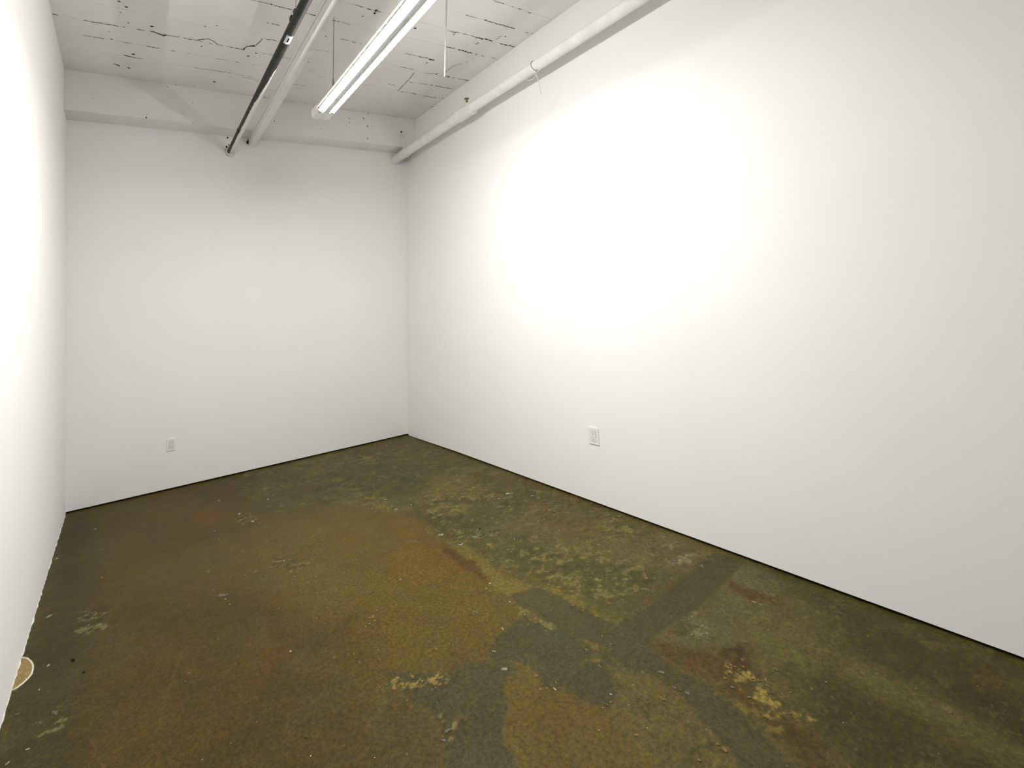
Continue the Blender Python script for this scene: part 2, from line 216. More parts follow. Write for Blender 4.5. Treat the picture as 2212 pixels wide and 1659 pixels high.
FLECKS = [
    (-3.107, -0.585, 0.0111, 'w'), (-3.053, -1.043, 0.0121, 't'), (-3.033, -1.527, 0.0124, 't'), (-2.794, -1.711, 0.0088, 't'), (-2.472, -1.902, 0.0158, 'g'), (-2.445, -2.245, 0.0224, 'g'),
    (-2.436, -2.297, 0.0063, 'w'), (-2.426, -2.363, 0.0046, 'w'), (-3.264, -1.829, 0.0156, 'w'), (-3.1, -2.004, 0.0213, 'g'), (-3.058, -2.019, 0.0214, 't'), (-3.009, -2.144, 0.0237, 't'),
    (-3.31, -0.992, 0.0118, 'w'), (-2.632, -2.527, 0.0126, 'd'), (-2.523, -2.639, 0.0041, 'w'), (-3.215, -2.331, 0.0106, 'w'), (-3.121, -2.362, 0.0147, 'k'), (-3.071, -2.492, 0.0103, 'k'),
    (-3.229, -2.504, 0.0062, 'w'), (-3.199, -2.736, 0.0158, 'g'), (-3.153, -2.71, 0.0185, 'g'), (-3.219, -2.863, 0.0095, 'w'), (-3.274, -2.894, 0.0093, 'w'), (-3.288, -2.621, 0.0116, 'g'),
    (-2.671, -2.802, 0.0038, 'w'), (-2.584, -3.297, 0.0041, 'w'), (-2.68, -3.309, 0.004, 'w'), (-2.218, -0.651, 0.0098, 'w'), (-2.344, -1.287, 0.0063, 'w'), (-2.342, -1.459, 0.006, 'w'),
    (-2.623, -2.244, 0.0062, 't'), (-2.734, -2.229, 0.0046, 't'), (-0.387, -0.216, 0.0128, 'w'), (-0.236, -0.378, 0.0349, 't'), (-0.438, -0.564, 0.0333, 't'), (-0.745, -0.49, 0.0653, 't'),
    (-0.882, -0.496, 0.0293, 't'), (-1.131, -0.184, 0.0271, 'g'), (-1.034, -0.164, 0.0183, 't'), (-1.245, -0.485, 0.0367, 'y'), (-1.235, -0.363, 0.0231, 'y'), (-1.19, -0.616, 0.0167, 'y'),
    (-1.211, -0.882, 0.0132, 'y'), (-1.197, -1.028, 0.0154, 'y'), (-1.2, -1.231, 0.0197, 'y'), (-1.171, -1.375, 0.0144, 'y'), (-1.159, -1.497, 0.0141, 'y'), (-1.03, -1.562, 0.0118, 't'),
    (-1.393, -0.968, 0.0203, 't'), (-1.516, -0.492, 0.0137, 't'), (-1.872, -0.929, 0.0121, 'w'), (-1.817, -0.566, 0.0105, 't'), (-2.133, -1.08, 0.0159, 'w'), (-2.126, -1.282, 0.0173, 't'),
    (-2.036, -1.375, 0.0215, 't'), (-2.077, -1.311, 0.013, 'w'), (-1.115, -1.626, 0.0138, 'w'), (-1.143, -1.861, 0.0152, 'w'), (-0.963, -1.766, 0.0159, 't'), (-0.961, -1.852, 0.0112, 't'),
    (-1.292, -1.615, 0.027, 'y'), (-1.219, -1.714, 0.0311, 'y'), (-1.208, -1.756, 0.0176, 'y'), (-1.108, -2.433, 0.0171, 'w'), (-1.085, -2.623, 0.0181, 'w'), (-1.015, -1.867, 0.0088, 'w'),
    (-0.828, -1.907, 0.0314, 't'), (-0.972, -2.091, 0.0338, 't'), (-0.847, -2.052, 0.026, 't'), (-2.088, -2.065, 0.0251, 't'), (-2.054, -2.084, 0.0072, 'w'), (-2.017, -2.094, 0.0144, 't'),
    (-2.138, -2.11, 0.0105, 't'), (-2.232, -2.097, 0.0173, 'g'), (-2.295, -2.1, 0.0069, 'w'), (-2.465, -1.887, 0.0159, 'g'), (-2.447, -2.233, 0.0224, 'g'), (-2.437, -2.294, 0.0063, 'w'),
    (-2.477, -2.146, 0.0049, 'w'), (-1.587, -2.74, 0.0056, 'w'), (-2.057, -2.309, 0.0067, 'w'), (-1.957, -2.395, 0.01, 't'), (-1.931, -2.398, 0.01, 'b'), (-2.014, -2.432, 0.0114, 't'),
    (-2.214, -0.632, 0.0074, 'w'), (-2.342, -1.3, 0.0063, 'w'), (-1.292, -2.402, 0.0168, 't'), (-1.423, -2.421, 0.0163, 't'), (-1.146, -2.079, 0.0103, 't'), (-1.859, -2.947, 0.0185, 'y'),
    (-1.86, -2.984, 0.0112, 'y'), (-1.856, -2.761, 0.0061, 'y'), (-1.714, -2.933, 0.0044, 'w'), (-1.707, -3.073, 0.0056, 't'), (-1.595, -3.167, 0.0042, 'y'), (-1.584, -2.74, 0.0048, 'w'),
    (-2.219, -2.572, 0.0045, 'w'), (-2.037, -3.142, 0.0089, 'y'), (-1.898, -3.261, 0.0063, 'y'), (-1.896, -3.316, 0.0061, 't'), (-1.89, -2.99, 0.0097, 't'), (-1.914, -2.998, 0.0041, 'w'),
    (-2.237, -2.892, 0.0147, 'b'), (-2.264, -2.945, 0.0065, 'w'), (-2.084, -2.782, 0.0086, 't'), (-2.069, -2.85, 0.0056, 't'), (-2.341, -2.937, 0.0154, 'd'), (-1.893, -3.413, 0.0154, 'y'),
    (-1.948, -3.427, 0.0139, 'y'), (-1.984, -3.429, 0.0115, 'y'), (-1.875, -3.463, 0.0047, 'w'), (-1.84, -3.504, 0.0127, 'y'), (-1.828, -3.522, 0.0103, 'y'), (-1.911, -3.475, 0.0103, 'y'),
    (-1.999, -3.393, 0.007, 't'), (-1.973, -3.512, 0.0055, 't'), (-1.947, -3.359, 0.006, 'k'), (-1.92, -3.72, 0.0184, 'g'), (-1.957, -3.744, 0.01, 'g'), (-1.885, -3.592, 0.0044, 't'),
    (-2.087, -3.715, 0.0059, 't'), (-2.183, -3.661, 0.0039, 'w'), (-2.362, -3.523, 0.004, 'w'), (-2.35, -3.437, 0.0093, 'd'), (-2.482, -3.258, 0.0054, 't'), (-1.429, -3.237, 0.0127, 't'),
    (-1.464, -3.307, 0.0095, 'y'), (-1.537, -3.504, 0.0124, 'c'), (-1.506, -3.462, 0.0076, 't'), (-1.57, -3.61, 0.0165, 'c'), (-1.41, -3.413, 0.0133, 'c'), (-1.73, -3.336, 0.0114, 'y'),
    (-1.96, -3.243, 0.0075, 't'), (-1.94, -3.184, 0.0064, 't'), (-2.134, -3.046, 0.0065, 't'), (-2.116, -3.109, 0.0076, 't'), (-2.037, -3.203, 0.0075, 't'), (-1.222, -3.085, 0.0093, 'w'),
    (-1.266, -3.11, 0.0061, 'w'), (-1.187, -3.223, 0.0089, 'y'), (-1.248, -3.277, 0.0072, 'w'), (-1.26, -3.398, 0.0083, 'w'), (-1.259, -3.474, 0.008, 't'), (-1.439, -3.228, 0.0127, 't'),
    (-1.461, -3.302, 0.0096, 'y'), (-1.492, -3.716, 0.0104, 'y'), (-1.528, -3.776, 0.0067, 'c'), (-1.483, -3.81, 0.0089, 'w'), (-1.504, -3.786, 0.0045, 'w'), (-1.456, -3.788, 0.0034, 'w'),
    (-1.111, -3.773, 0.0049, 'w'), (-1.137, -3.797, 0.0073, 'g'), (-1.1, -3.719, 0.0063, 't'), (-1.219, -3.734, 0.0073, 'g'), (-1.092, -3.995, 0.0125, 'g'), (-1.206, -4.078, 0.0148, 'y'),
    (-1.117, -4.089, 0.0097, 'd'), (-1.11, -4.112, 0.0118, 'g'), (-1.124, -4.071, 0.0098, 'g'), (-1.36, -4.12, 0.004, 'w'), (-1.499, -4.029, 0.004, 'w'), (-1.263, -4.054, 0.0032, 'w'),
    (-1.326, -4.021, 0.0032, 'w'), (-1.269, -4.022, 0.0053, 't'), (-1.367, -3.974, 0.0074, 't'), (-1.386, -3.976, 0.0053, 't'), (-1.41, -3.974, 0.0073, 'y'), (-1.337, -3.95, 0.0065, 'w'),
    (-1.184, -3.901, 0.0058, 'g'), (-1.169, -3.92, 0.0069, 'g'), (-1.148, -3.952, 0.0068, 'g'), (-1.232, -3.972, 0.0066, 't'), (-1.253, -3.829, 0.0105, 'y'), (-0.714, -3.921, 0.009, 'c'),
    (-0.754, -3.938, 0.0088, 'g'), (-0.795, -3.943, 0.0112, 'g'), (-0.749, -3.973, 0.01, 'g'), (-0.793, -3.973, 0.0099, 'g'), (-0.71, -3.86, 0.0105, 'g'), (-0.848, -4.135, 0.0034, 'w'),
    (-0.929, -4.156, 0.0099, 'y'), (-1.235, -4.288, 0.0076, 't'), (-1.237, -4.312, 0.0112, 'y'), (-1.338, -4.286, 0.0073, 't'), (-1.413, -4.114, 0.0088, 'y'), (-1.175, -4.225, 0.005, 'g'),
    (-1.268, -4.107, 0.0072, 'g'), (-0.905, -3.2, 0.0095, 't'), (-0.815, -3.373, 0.0091, 't'), (-0.98, -3.238, 0.0092, 't'), (-0.439, -3.244, 0.0068, 't'), (-0.265, -3.567, 0.0095, 'w'),
    (-0.333, -3.568, 0.022, 'g'), (-0.532, -3.587, 0.009, 't'), (-0.494, -3.473, 0.0047, 't'), (-0.987, -3.361, 0.0148, 'y'), (-0.989, -3.283, 0.0152, 'y'), (-0.995, -3.426, 0.0101, 'y'),
    (-1.029, -3.489, 0.0084, 't'), (-1.025, -3.543, 0.0096, 'y'), (-1.008, -3.612, 0.0121, 'y'), (-0.602, -3.741, 0.0042, 't'), (-0.516, -3.668, 0.0044, 't'), (-0.812, -3.55, 0.0043, 't'),
    (-0.794, -3.705, 0.0041, 't'), (-0.158, -3.788, 0.0091, 't'), (-0.522, -4.12, 0.0087, 't'), (-0.36, -3.987, 0.0108, 'c'), (-0.36, -4.018, 0.008, 'c'), (-0.118, -4.152, 0.0081, 't'),
    (-0.284, -4.34, 0.0048, 't'), (-0.254, -4.375, 0.0072, 't'), (-0.739, -4.244, 0.0089, 't'), (-0.667, -4.38, 0.0043, 'w'), (-0.744, -4.365, 0.0063, 't'), (-0.914, -4.547, 0.0027, 'w'),
    (-0.739, -4.694, 0.0045, 't'), (-0.509, -4.67, 0.0068, 't'), (-0.461, -4.574, 0.0072, 'g'), (-0.479, -4.469, 0.0032, 'w'), (-0.466, -4.802, 0.0055, 'y'), (-0.847, -4.133, 0.0034, 'w'),
    (-0.113, -4.549, 0.0034, 't'), (-0.935, -4.155, 0.0088, 'y'), (-0.883, -4.232, 0.0042, 'y'), (-0.86, -4.143, 0.0101, 'y'), (-0.873, -4.201, 0.0044, 'y'), (-0.867, -4.223, 0.0074, 't'),
    (-0.92, -4.369, 0.0068, 't'), (-0.844, -4.146, 0.0068, 'y'), (-0.957, -4.253, 0.0083, 't'), (-0.918, -4.175, 0.0053, 'y'), (-0.868, -4.244, 0.0043, 't'), (-0.857, -4.216, 0.0063, 't'),
    (-0.853, -4.261, 0.0041, 'y'), (-0.82, -4.166, 0.0064, 'y'), (-0.846, -4.232, 0.0069, 't'), (-0.866, -4.189, 0.0084, 'y'), (-0.844, -4.185, 0.0035, 't'), (-0.819, -4.327, 0.0078, 't'),
    (-0.956, -4.194, 0.0082, 'c'), (-0.852, -4.363, 0.0035, 'y'), (-0.927, -4.385, 0.0065, 'y'), (-0.873, -4.243, 0.0043, 't'), (-0.902, -4.386, 0.0042, 'y'), (-0.869, -4.206, 0.0072, 'y'),
    (-0.891, -4.293, 0.0051, 'y'), (-0.875, -4.163, 0.0061, 'y'), (-0.917, -4.294, 0.0033, 'c'), (-0.859, -4.25, 0.0046, 'y'), (-1.087, -2.62, 0.02, 'w'), (-1.11, -2.429, 0.019, 'w'),
    (-1.006, -2.441, 0.0135, 't'), (-0.947, -2.089, 0.0339, 't'), (-0.822, -1.907, 0.0314, 't'), (-0.818, -2.013, 0.0263, 't'), (-0.816, -2.072, 0.0217, 't'), (-0.673, -2.03, 0.0178, 't'),
    (-0.965, -1.76, 0.0159, 't'), (-0.961, -2.61, 0.0334, 't'), (-0.865, -2.652, 0.0298, 't'), (-0.413, -2.021, 0.0208, 't'), (-0.222, -2.356, 0.0132, 'w'), (-0.329, -2.195, 0.0202, 'w'),
    (-0.296, -2.21, 0.009, 'w'), (-0.789, -2.792, 0.0073, 'w'), (-0.974, -3.242, 0.0108, 't'), (-0.908, -3.192, 0.0111, 't'), (-0.968, -3.339, 0.0134, 'y'), (-0.815, -3.376, 0.0076, 't'),
    (-0.768, -3.38, 0.0061, 't'), (-0.698, -3.351, 0.0063, 't'), (-0.864, -2.673, 0.0223, 't'), (-0.39, -1.73, 0.0172, 't'), (-0.256, -2.735, 0.018, 't'), (-0.216, -2.422, 0.0195, 't'),
    (-0.866, -2.534, 0.0135, 'k'), (-0.692, -1.951, 0.0226, 't'), (-0.451, -2.22, 0.0264, 't'), (-0.551, -2.127, 0.0222, 't'), (-0.532, -1.667, 0.0245, 't'),
]
PLUG = [[-3.336, -2.177], [-3.311, -2.203], [-3.29, -2.246], [-3.278, -2.285], [-3.274, -2.322], [-3.274, -2.357], [-3.284, -2.385], [-3.3, -2.41], [-3.316, -2.427], [-3.334, -2.433]]

# ------------------------------------------------------------------ helpers
def lin(c):
    return tuple(((v / 255) / 12.92 if v / 255 <= 0.04045 else ((v / 255 + 0.055) / 1.055) ** 2.4) for v in c)

def tag(o, label=None, cat=None, group=None, kind=None):
    if label: o['label'] = label
    if cat: o['category'] = cat
    if group: o['group'] = group
    if kind: o['kind'] = kind
    return o

def link(name, me, mat, parent=None, loc=None, smooth=False):
    o = bpy.data.objects.new(name, me)
    COL.objects.link(o)
    if mat and not me.materials: me.materials.append(mat)
    if parent: o.parent = parent
    if loc: o.location = loc
    if smooth:
        for p in me.polygons: p.use_smooth = True
    return o

def empty(name, loc=(0, 0, 0), rz=0.0):
    o = bpy.data.objects.new(name, None)
    o.empty_display_size = 0.05
    COL.objects.link(o)
    o.location = loc
    o.rotation_euler = (0, 0, rz)
    return o

def mesh(name, verts, faces):
    me = bpy.data.meshes.new(name)
    me.from_pydata([tuple(v) for v in verts], [], faces)
    me.update()
    return me

HEXF = [(0, 3, 2, 1), (4, 5, 6, 7), (0, 1, 5, 4), (1, 2, 6, 5), (2, 3, 7, 6), (3, 0, 4, 7)]
def hexa(bottom, top):
    return list(bottom) + list(top), HEXF

def fix(bm):
    bmesh.ops.recalc_face_normals(bm, faces=bm.faces[:])

def bm_box(bm, x0, x1, y0, y1, z0, z1, bev=0.0):
    vs = [bm.verts.new(p) for p in ((x0, y0, z0), (x1, y0, z0), (x1, y1, z0), (x0, y1, z0), (x0, y0, z1), (x1, y0, z1), (x1, y1, z1), (x0, y1, z1))]
    fs = [bm.faces.new([vs[i] for i in f]) for f in HEXF]
    if bev:
        es = set()
        for f in fs:
            for e in f.edges: es.add(e)
        bmesh.ops.bevel(bm, geom=list(es), offset=bev, segments=2, profile=0.5, affect='EDGES')

def bm_done(bm, name):
    fix(bm)
    me = bpy.data.meshes.new(name)
    bm.to_mesh(me); bm.free()
    return me

def box_me(name, x0, x1, y0, y1, z0, z1, bev=0.0):
    bm = bmesh.new(); bm_box(bm, x0, x1, y0, y1, z0, z1, bev)
    return bm_done(bm, name)

def bm_prism(bm, prof, y0, y1):
    """profile of (x, z) swept along y"""
    a = [bm.verts.new((x, y0, z)) for x, z in prof]; b = [bm.verts.new((x, y1, z)) for x, z in prof]
    n = len(prof)
    for i in range(n):
        bm.faces.new((a[i], a[(i + 1) % n], b[(i + 1) % n], b[i]))
    bm.faces.new(a); bm.faces.new(b[::-1])

def frame_of(d):
    d = d.normalized()
    h = Vector((0, 0, 1)) if abs(d.z) < 0.9 else Vector((1, 0, 0))
    s = d.cross(h).normalized()
    return s, s.cross(d).normalized()

def bm_tube(bm, pts, r, n=12, caps=True, close=False):
    """round tube through points; r is a number or a list"""
    pts = [Vector(p) for p in pts]
    rs = r if isinstance(r, (list, tuple)) else [r] * len(pts)
    rings = []
    s = None
    for i, p in enumerate(pts):
        a = pts[i - 1] if (i > 0 or close) else p
        b = pts[(i + 1) % len(pts)] if (i < len(pts) - 1 or close) else p
        d = (b - a)
        if s is None: s, t = frame_of(d)
        else:
            dn = d.normalized(); s = (s - dn * s.dot(dn)).normalized(); t = s.cross(dn).normalized()
        rings.append([bm.verts.new(p + (s * math.cos(2 * math.pi * k / n) + t * math.sin(2 * math.pi * k / n)) * rs[i]) for k in range(n)])
    m = len(rings)
    for i in range(m if close else m - 1):
        A, B = rings[i], rings[(i + 1) % m]
        for k in range(n):
            bm.faces.new((A[k], A[(k + 1) % n], B[(k + 1) % n], B[k]))
    if caps and not close:
        bm.faces.new(rings[0][::-1]); bm.faces.new(rings[-1])

def tube_me(name, pts, r, n=12, caps=True):
    bm = bmesh.new(); bm_tube(bm, pts, r, n, caps)
    return bm_done(bm, name)

def smooth_auto(o, ang=40):
    me = o.data
    for p in me.polygons: p.use_smooth = True
    bm = bmesh.new(); bm.from_mesh(me)
    for e in bm.edges:
        if len(e.link_faces) == 2 and e.calc_face_angle(0) > math.radians(ang): e.smooth = False
    bm.to_mesh(me); bm.free()
    return o

# ------------------------------------------------------------------ materials
def mat_new(name):
    m = bpy.data.materials.new(name); m.use_nodes = True
    nt = m.node_tree; b = nt.nodes['Principled BSDF']
    return m, nt, b

def matte(nt, b):
    """swap the principled shader for a plain matt one, keeping colour and bump"""
    d = nt.nodes.new('ShaderNodeBsdfDiffuse')
    for a_, c_ in (('Base Color', 'Color'), ('Normal', 'Normal')):
        if b.inputs[a_].is_linked: nt.links.new(b.inputs[a_].links[0].from_socket, d.inputs[c_])
    nt.links.new(d.outputs[0], nt.nodes['Material Output'].inputs[0])
    nt.nodes.remove(b)

def N(nt, typ, **kw):
    n = nt.nodes.new(typ)
    for k, v in kw.items(): setattr(n, k, v)
    return n

def noise(nt, scale, detail=4, rough=0.55, coord=None, dist=0.0):
    n = N(nt, 'ShaderNodeTexNoise')
    n.inputs['Scale'].default_value = scale; n.inputs['Detail'].default_value = detail
    n.inputs['Roughness'].default_value = rough; n.inputs['Distortion'].default_value = dist
    if coord: nt.links.new(coord, n.inputs['Vector'])
    return n

def ramp(nt, src, stops):
    r = N(nt, 'ShaderNodeValToRGB')
    el = r.color_ramp.elements
    while len(el) < len(stops): el.new(0.5)
    for e, (p, c) in zip(el, stops):
        e.position = p; e.color = (*c[:3], 1.0) if len(c) >= 3 else (c[0],) * 3 + (1,)
    nt.links.new(src, r.inputs['Fac'])
    return r

def mixrgb(nt, fac, a, b, mode='MIX'):
    m = N(nt, 'ShaderNodeMix', data_type='RGBA', blend_type=mode)
    if isinstance(fac, (int, float)): m.inputs[0].default_value = fac
    else: nt.links.new(fac, m.inputs[0])
    for idx, v in ((6, a), (7, b)):
        if isinstance(v, (tuple, list)): m.inputs[idx].default_value = (*v[:3], 1)
        else: nt.links.new(v, m.inputs[idx])
    return m.outputs[2]

def bump(nt, b, h, strength, dist):
    n = N(nt, 'ShaderNodeBump'); n.inputs['Strength'].default_value = strength; n.inputs['Distance'].default_value = dist
    nt.links.new(h, n.inputs['Height']); nt.links.new(n.outputs[0], b.inputs['Normal'])

def objco(nt):
    return N(nt, 'ShaderNodeTexCoord').outputs['Object']

def paint(name, col, var=0.03, rough=0.6, scale=3.0, fine=220.0, bstr=0.12, bdist=0.0006, spec=0.3):
    m, nt, b = mat_new(name)
    co = objco(nt)
    n1 = noise(nt, scale, 2, 0.6, co)
    c0 = tuple(v * (1 - var) for v in col); c1 = tuple(min(1, v * (1 + var)) for v in col)
    r = ramp(nt, n1.outputs['Fac'], [(0.3, c0), (0.7, c1)])
    nt.links.new(r.outputs[0], b.inputs['Base Color'])
    b.inputs['Roughness'].default_value = rough
    b.inputs['Specular IOR Level'].default_value = spec
    if bstr > 0:
        n2 = noise(nt, fine, 1, 0.6, co)
        bump(nt, b, n2.outputs['Fac'], bstr, bdist)
    else: matte(nt, b)
    return m

def flat(name, col, rough=0.6, metal=0.0, spec=0.4, var=0.08, scale=40.0):
    m, nt, b = mat_new(name)
    n1 = noise(nt, scale, 3, 0.6, objco(nt))
    r = ramp(nt, n1.outputs['Fac'], [(0.3, tuple(v * (1 - var) for v in col)), (0.7, tuple(min(1, v * (1 + var)) for v in col))])
    nt.links.new(r.outputs[0], b.inputs['Base Color'])
    b.inputs['Roughness'].default_value = rough; b.inputs['Metallic'].default_value = metal
    b.inputs['Specular IOR Level'].default_value = spec
    return m

WALLC = (0.905, 0.90, 0.885)
m_wall = paint('wall_paint', WALLC, 0.012, 0.62, 1.2, 260, 0.0, 0.0005)
m_pipe = paint('pipe_paint', (0.83, 0.82, 0.78), 0.05, 0.8, 9.0, 90, 0.25, 0.0008)
m_black = flat('black_gap', (0.006, 0.006, 0.006), 0.9, spec=0.1)
m_crack = flat('crack_dark', (0.035, 0.033, 0.026), 0.95, spec=0.05, var=0.5, scale=60)
m_white = flat('white_enamel', (0.82, 0.82, 0.80), 0.4)
m_plate = flat('outlet_plastic', (0.86, 0.85, 0.82), 0.35, var=0.01)
m_slot = flat('outlet_slot', (0.10, 0.095, 0.085), 0.7)
m_brass = flat('brass', (0.30, 0.20, 0.08), 0.35, 0.9, var=0.35, scale=120)
m_steel = flat('grey_steel', (0.34, 0.33, 0.31), 0.5, 0.5, var=0.2)
m_wire = flat('white_wire', (0.72, 0.71, 0.68), 0.5)

def ceiling_mat(name='ceiling_paint'):
    m, nt, b = mat_new(name)
    geo = N(nt, 'ShaderNodeNewGeometry').outputs['Position']
    n1 = noise(nt, 1.6, 3, 0.6, geo)
    r1 = ramp(nt, n1.outputs['Fac'], [(0.3, (0.80, 0.79, 0.76)), (0.7, (0.87, 0.865, 0.84))])
    n2 = noise(nt, 3.4, 4, 0.75, geo)                         # old water marks under the paint
    r2_ = ramp(nt, n2.outputs['Fac'], [(0.60, (0, 0, 0)), (0.76, (0.35, 0.35, 0.35))])
    c = mixrgb(nt, r2_.outputs[0], r1.outputs[0], (0.64, 0.60, 0.50))
    mp = N(nt, 'ShaderNodeMapping'); mp.inputs['Scale'].default_value = (1.0, 2.5, 1.0); nt.links.new(geo, mp.inputs[0])
    n3 = noise(nt, 70, 4, 0.8, mp.outputs[0])                      # small pits where the paint has missed
    n4 = noise(nt, 2.6, 2, 0.6, geo)
    r4 = ramp(nt, n4.outputs['Fac'], [(0.52, (0, 0, 0)), (0.66, (1, 1, 1))])
    r3 = ramp(nt, n3.outputs['Fac'], [(0.70, (0, 0, 0)), (0.735, (1, 1, 1))])
    k = N(nt, 'ShaderNodeMath', operation='MULTIPLY'); nt.links.new(r3.outputs[0], k.inputs[0]); nt.links.new(r4.outputs[0], k.inputs[1])
    c = mixrgb(nt, k.outputs[0], c, (0.16, 0.15, 0.12))
    nt.links.new(c, b.inputs['Base Color'])
    b.inputs['Roughness'].default_value = 0.85; b.inputs['Specular IOR Level'].default_value = 0.2
    n5 = noise(nt, 45, 2, 0.65, mp.outputs[0])
    bump(nt, b, n5.outputs['Fac'], 0.35, 0.004)
    matte(nt, b)
    return m
m_ceil = ceiling_mat()

# ------------------------------------------------------------------ the setting
T = 0.15
def wall(name, a, mat, label=None):
    v, f = a
    o = link(name, mesh(name, v, f), mat)
    bm = bmesh.new(); bm.from_mesh(o.data); fix(bm); bm.to_mesh(o.data); bm.free()
    tag(o, label, None, None, 'structure')
    return o
TOP = HC + 0.02
YB0 = -0.02
wall_right = wall('wall_right', hexa([(xr(GAP), FRONT, GAP), (xr(GAP) + T, FRONT, GAP), (xr(GAP) + T, 0.3, GAP), (xr(GAP), 0.3, GAP)],
                                     [(xr(TOP), FRONT, TOP), (xr(TOP) + T, FRONT, TOP), (xr(TOP) + T, 0.3, TOP), (xr(TOP), 0.3, TOP)]), m_wall,
                  'long white painted wall with a dark gap along the floor')
wall_left = wall('wall_left', hexa([(xl(FRONT, 0) - T, FRONT, 0), (xl(FRONT, 0), FRONT, 0), (xl(0.3, 0), 0.3, 0), (xl(0.3, 0) - T, 0.3, 0)],
                                   [(xl(FRONT, TOP) - T, FRONT, TOP), (xl(FRONT, TOP), FRONT, TOP), (xl(0.3, TOP), 0.3, TOP), (xl(0.3, TOP) - T, 0.3, TOP)]), m_wall,
                 'white painted wall at the left edge without a gap at the floor')
wall_back = wall('wall_back', hexa([(xl(0, 0), yb(GAP), GAP), (xr(GAP), yb(GAP), GAP), (xr(GAP), 0.3, GAP), (xl(0, 0), 0.3, GAP)],
                                   [(xl(0, HB), yb(HB), HB), (xr(HB), yb(HB), HB), (xr(HB), 0.3, HB), (xl(0, HB), 0.3, HB)]), m_wall,
                 'white painted end wall under the ceiling beam')
wall_front = wall('wall_front', hexa([(xl(FRONT, 0), FRONT - T, 0), (0, FRONT - T, 0), (0, FRONT, 0), (xl(FRONT, 0), FRONT, 0)],
                                     [(xl(FRONT, TOP), FRONT - T, TOP), (xr(TOP), FRONT - T, TOP), (xr(TOP), FRONT, TOP), (xl(FRONT, TOP), FRONT, TOP)]), m_wall,
                  'white painted wall closing the room behind the viewer')
beam = wall('ceiling_beam', hexa([(xl(0, HB) - 0.02, BEAM_Y, HB), (xr(HB) + 0.02, BEAM_Y, HB), (xr(HB) + 0.02, 0.3, HB), (xl(0, HB) - 0.02, 0.3, HB)],
                                 [(xl(0, HC) - 0.02, BEAM_Y, HC), (xr(HC) + 0.02, BEAM_Y, HC), (xr(HC) + 0.02, 0.3, HC), (xl(0, HC) - 0.02, 0.3, HC)]), m_ceil,
            'painted concrete beam across the top of the end wall')

# dark recess under the drywall
base_right = link('baseboard_right', box_me('baseboard_right', 0.022, 0.12, FRONT, 0.0, 0.0, GAP), m_black)
tag(base_right, 'black gap strip under the long right wall', None, None, 'structure')
base_back = link('baseboard_back', box_me('baseboard_back', -W, 0.0, 0.022, 0.12, 0.0, GAP), m_black)
tag(base_back, 'black gap strip under the end wall', None, None, 'structure')

sliver = link('trim_2', mesh('trim_2', *hexa([(0.0005, -0.95, GAP - 0.0004), (0.02, -0.95, GAP - 0.0004), (0.02, -0.03, 0.001), (0.0005, -0.03, 0.001)],
                                              [(0.0012, -0.95, GAP), (0.02, -0.95, GAP), (0.02, -0.03, GAP), (0.0012, -0.03, GAP)])), m_wall)
bm = bmesh.new(); bm.from_mesh(sliver.data); fix(bm); bm.to_mesh(sliver.data); bm.free()
tag(sliver, 'pale tapering filler strip closing the gap near the far corner', None, None, 'structure')

# ------------------------------------------------------------------ ceiling of board-marked concrete
ceiling = link('ceiling', box_me('ceiling', xl(0, HC) - 0.05, xr(HC) + 0.05, FRONT, 0.3, HC + 0.022, HC + 0.12), m_ceil)
tag(ceiling, 'painted board-marked concrete ceiling', None, None, 'structure')
rnd = random.Random(5)
JOINT0, PITCH = -0.31, 0.24
bm = bmesh.new(); bm_box(bm, xl(0, HC) - 0.015, xr(HC) + 0.015, -PITCH + 0.0008, -0.0008, 0, 0.02)
board_me = bm_done(bm, 'board')
k = 0
while JOINT0 - PITCH * (k + 1) > FRONT:
    o = link('board', board_me, m_ceil, ceiling, (0, JOINT0 - PITCH * k, HC + rnd.uniform(0, 0.0018)))
    k += 1

rnd = random.Random(11)
def crack_mesh(poly, w, dens):
    pts = [Vector((x, y)) for x, y in poly]
    verts, faces = [], []
    w = w * 1.4
    for a, b in zip(pts[:-1], pts[1:]):
        L = (b - a).length
        if L < 1e-4: continue
        d = (b - a) / L; nrm = Vector((-d.y, d.x))
        s = 0.0
        while s < L:
            seg = rnd.uniform(0.012, 0.05) if dens < 0.99 else rnd.uniform(0.01, 0.02)
            e = min(L, s + seg)
            if rnd.random() < dens:
                steps = max(2, int((e - s) / 0.007))
                base = len(verts)
                off = rnd.gauss(0, w * 0.18) if dens < 0.99 else 0
                for q in range(steps + 1):
                    t = s + (e - s) * q / steps
                    taper = 1.0 if dens >= 0.99 else max(0.15, math.sin(math.pi * (q + 0.35) / (steps + 0.7)))
                    hw = w * 0.5 * taper * rnd.uniform(0.55, 1.2)
                    c = a + d * t + nrm * (off + rnd.gauss(0, w * 0.12))
                    for sg in (1, -1):
                        p = c + nrm * hw * sg
                        verts.append((p.x, p.y, 0))
                for q in range(steps):
                    i = base + 2 * q
                    faces.append((i, i + 1, i + 3, i + 2))
            s = e
    return verts, faces
def blob(r, n=9, jit=0.35):
    return [(math.cos(2 * math.pi * i / n) * r * rnd.uniform(1 - jit, 1 + jit), math.sin(2 * math.pi * i / n) * r * rnd.uniform(1 - jit, 1 + jit)) for i in range(n)]
for poly, w, dens in CRACKS:
    v, f = crack_mesh(poly, w, dens)
    if not f: continue
    cx = sum(p[0] for p in poly) / len(poly); cy = sum(p[1] for p in poly) / len(poly)
    v = [(x - cx, y - cy, z) for x, y, z in v]
    o = link('crack', mesh('crack', v, f), m_crack, ceiling, (cx, cy, HC - 0.0007))
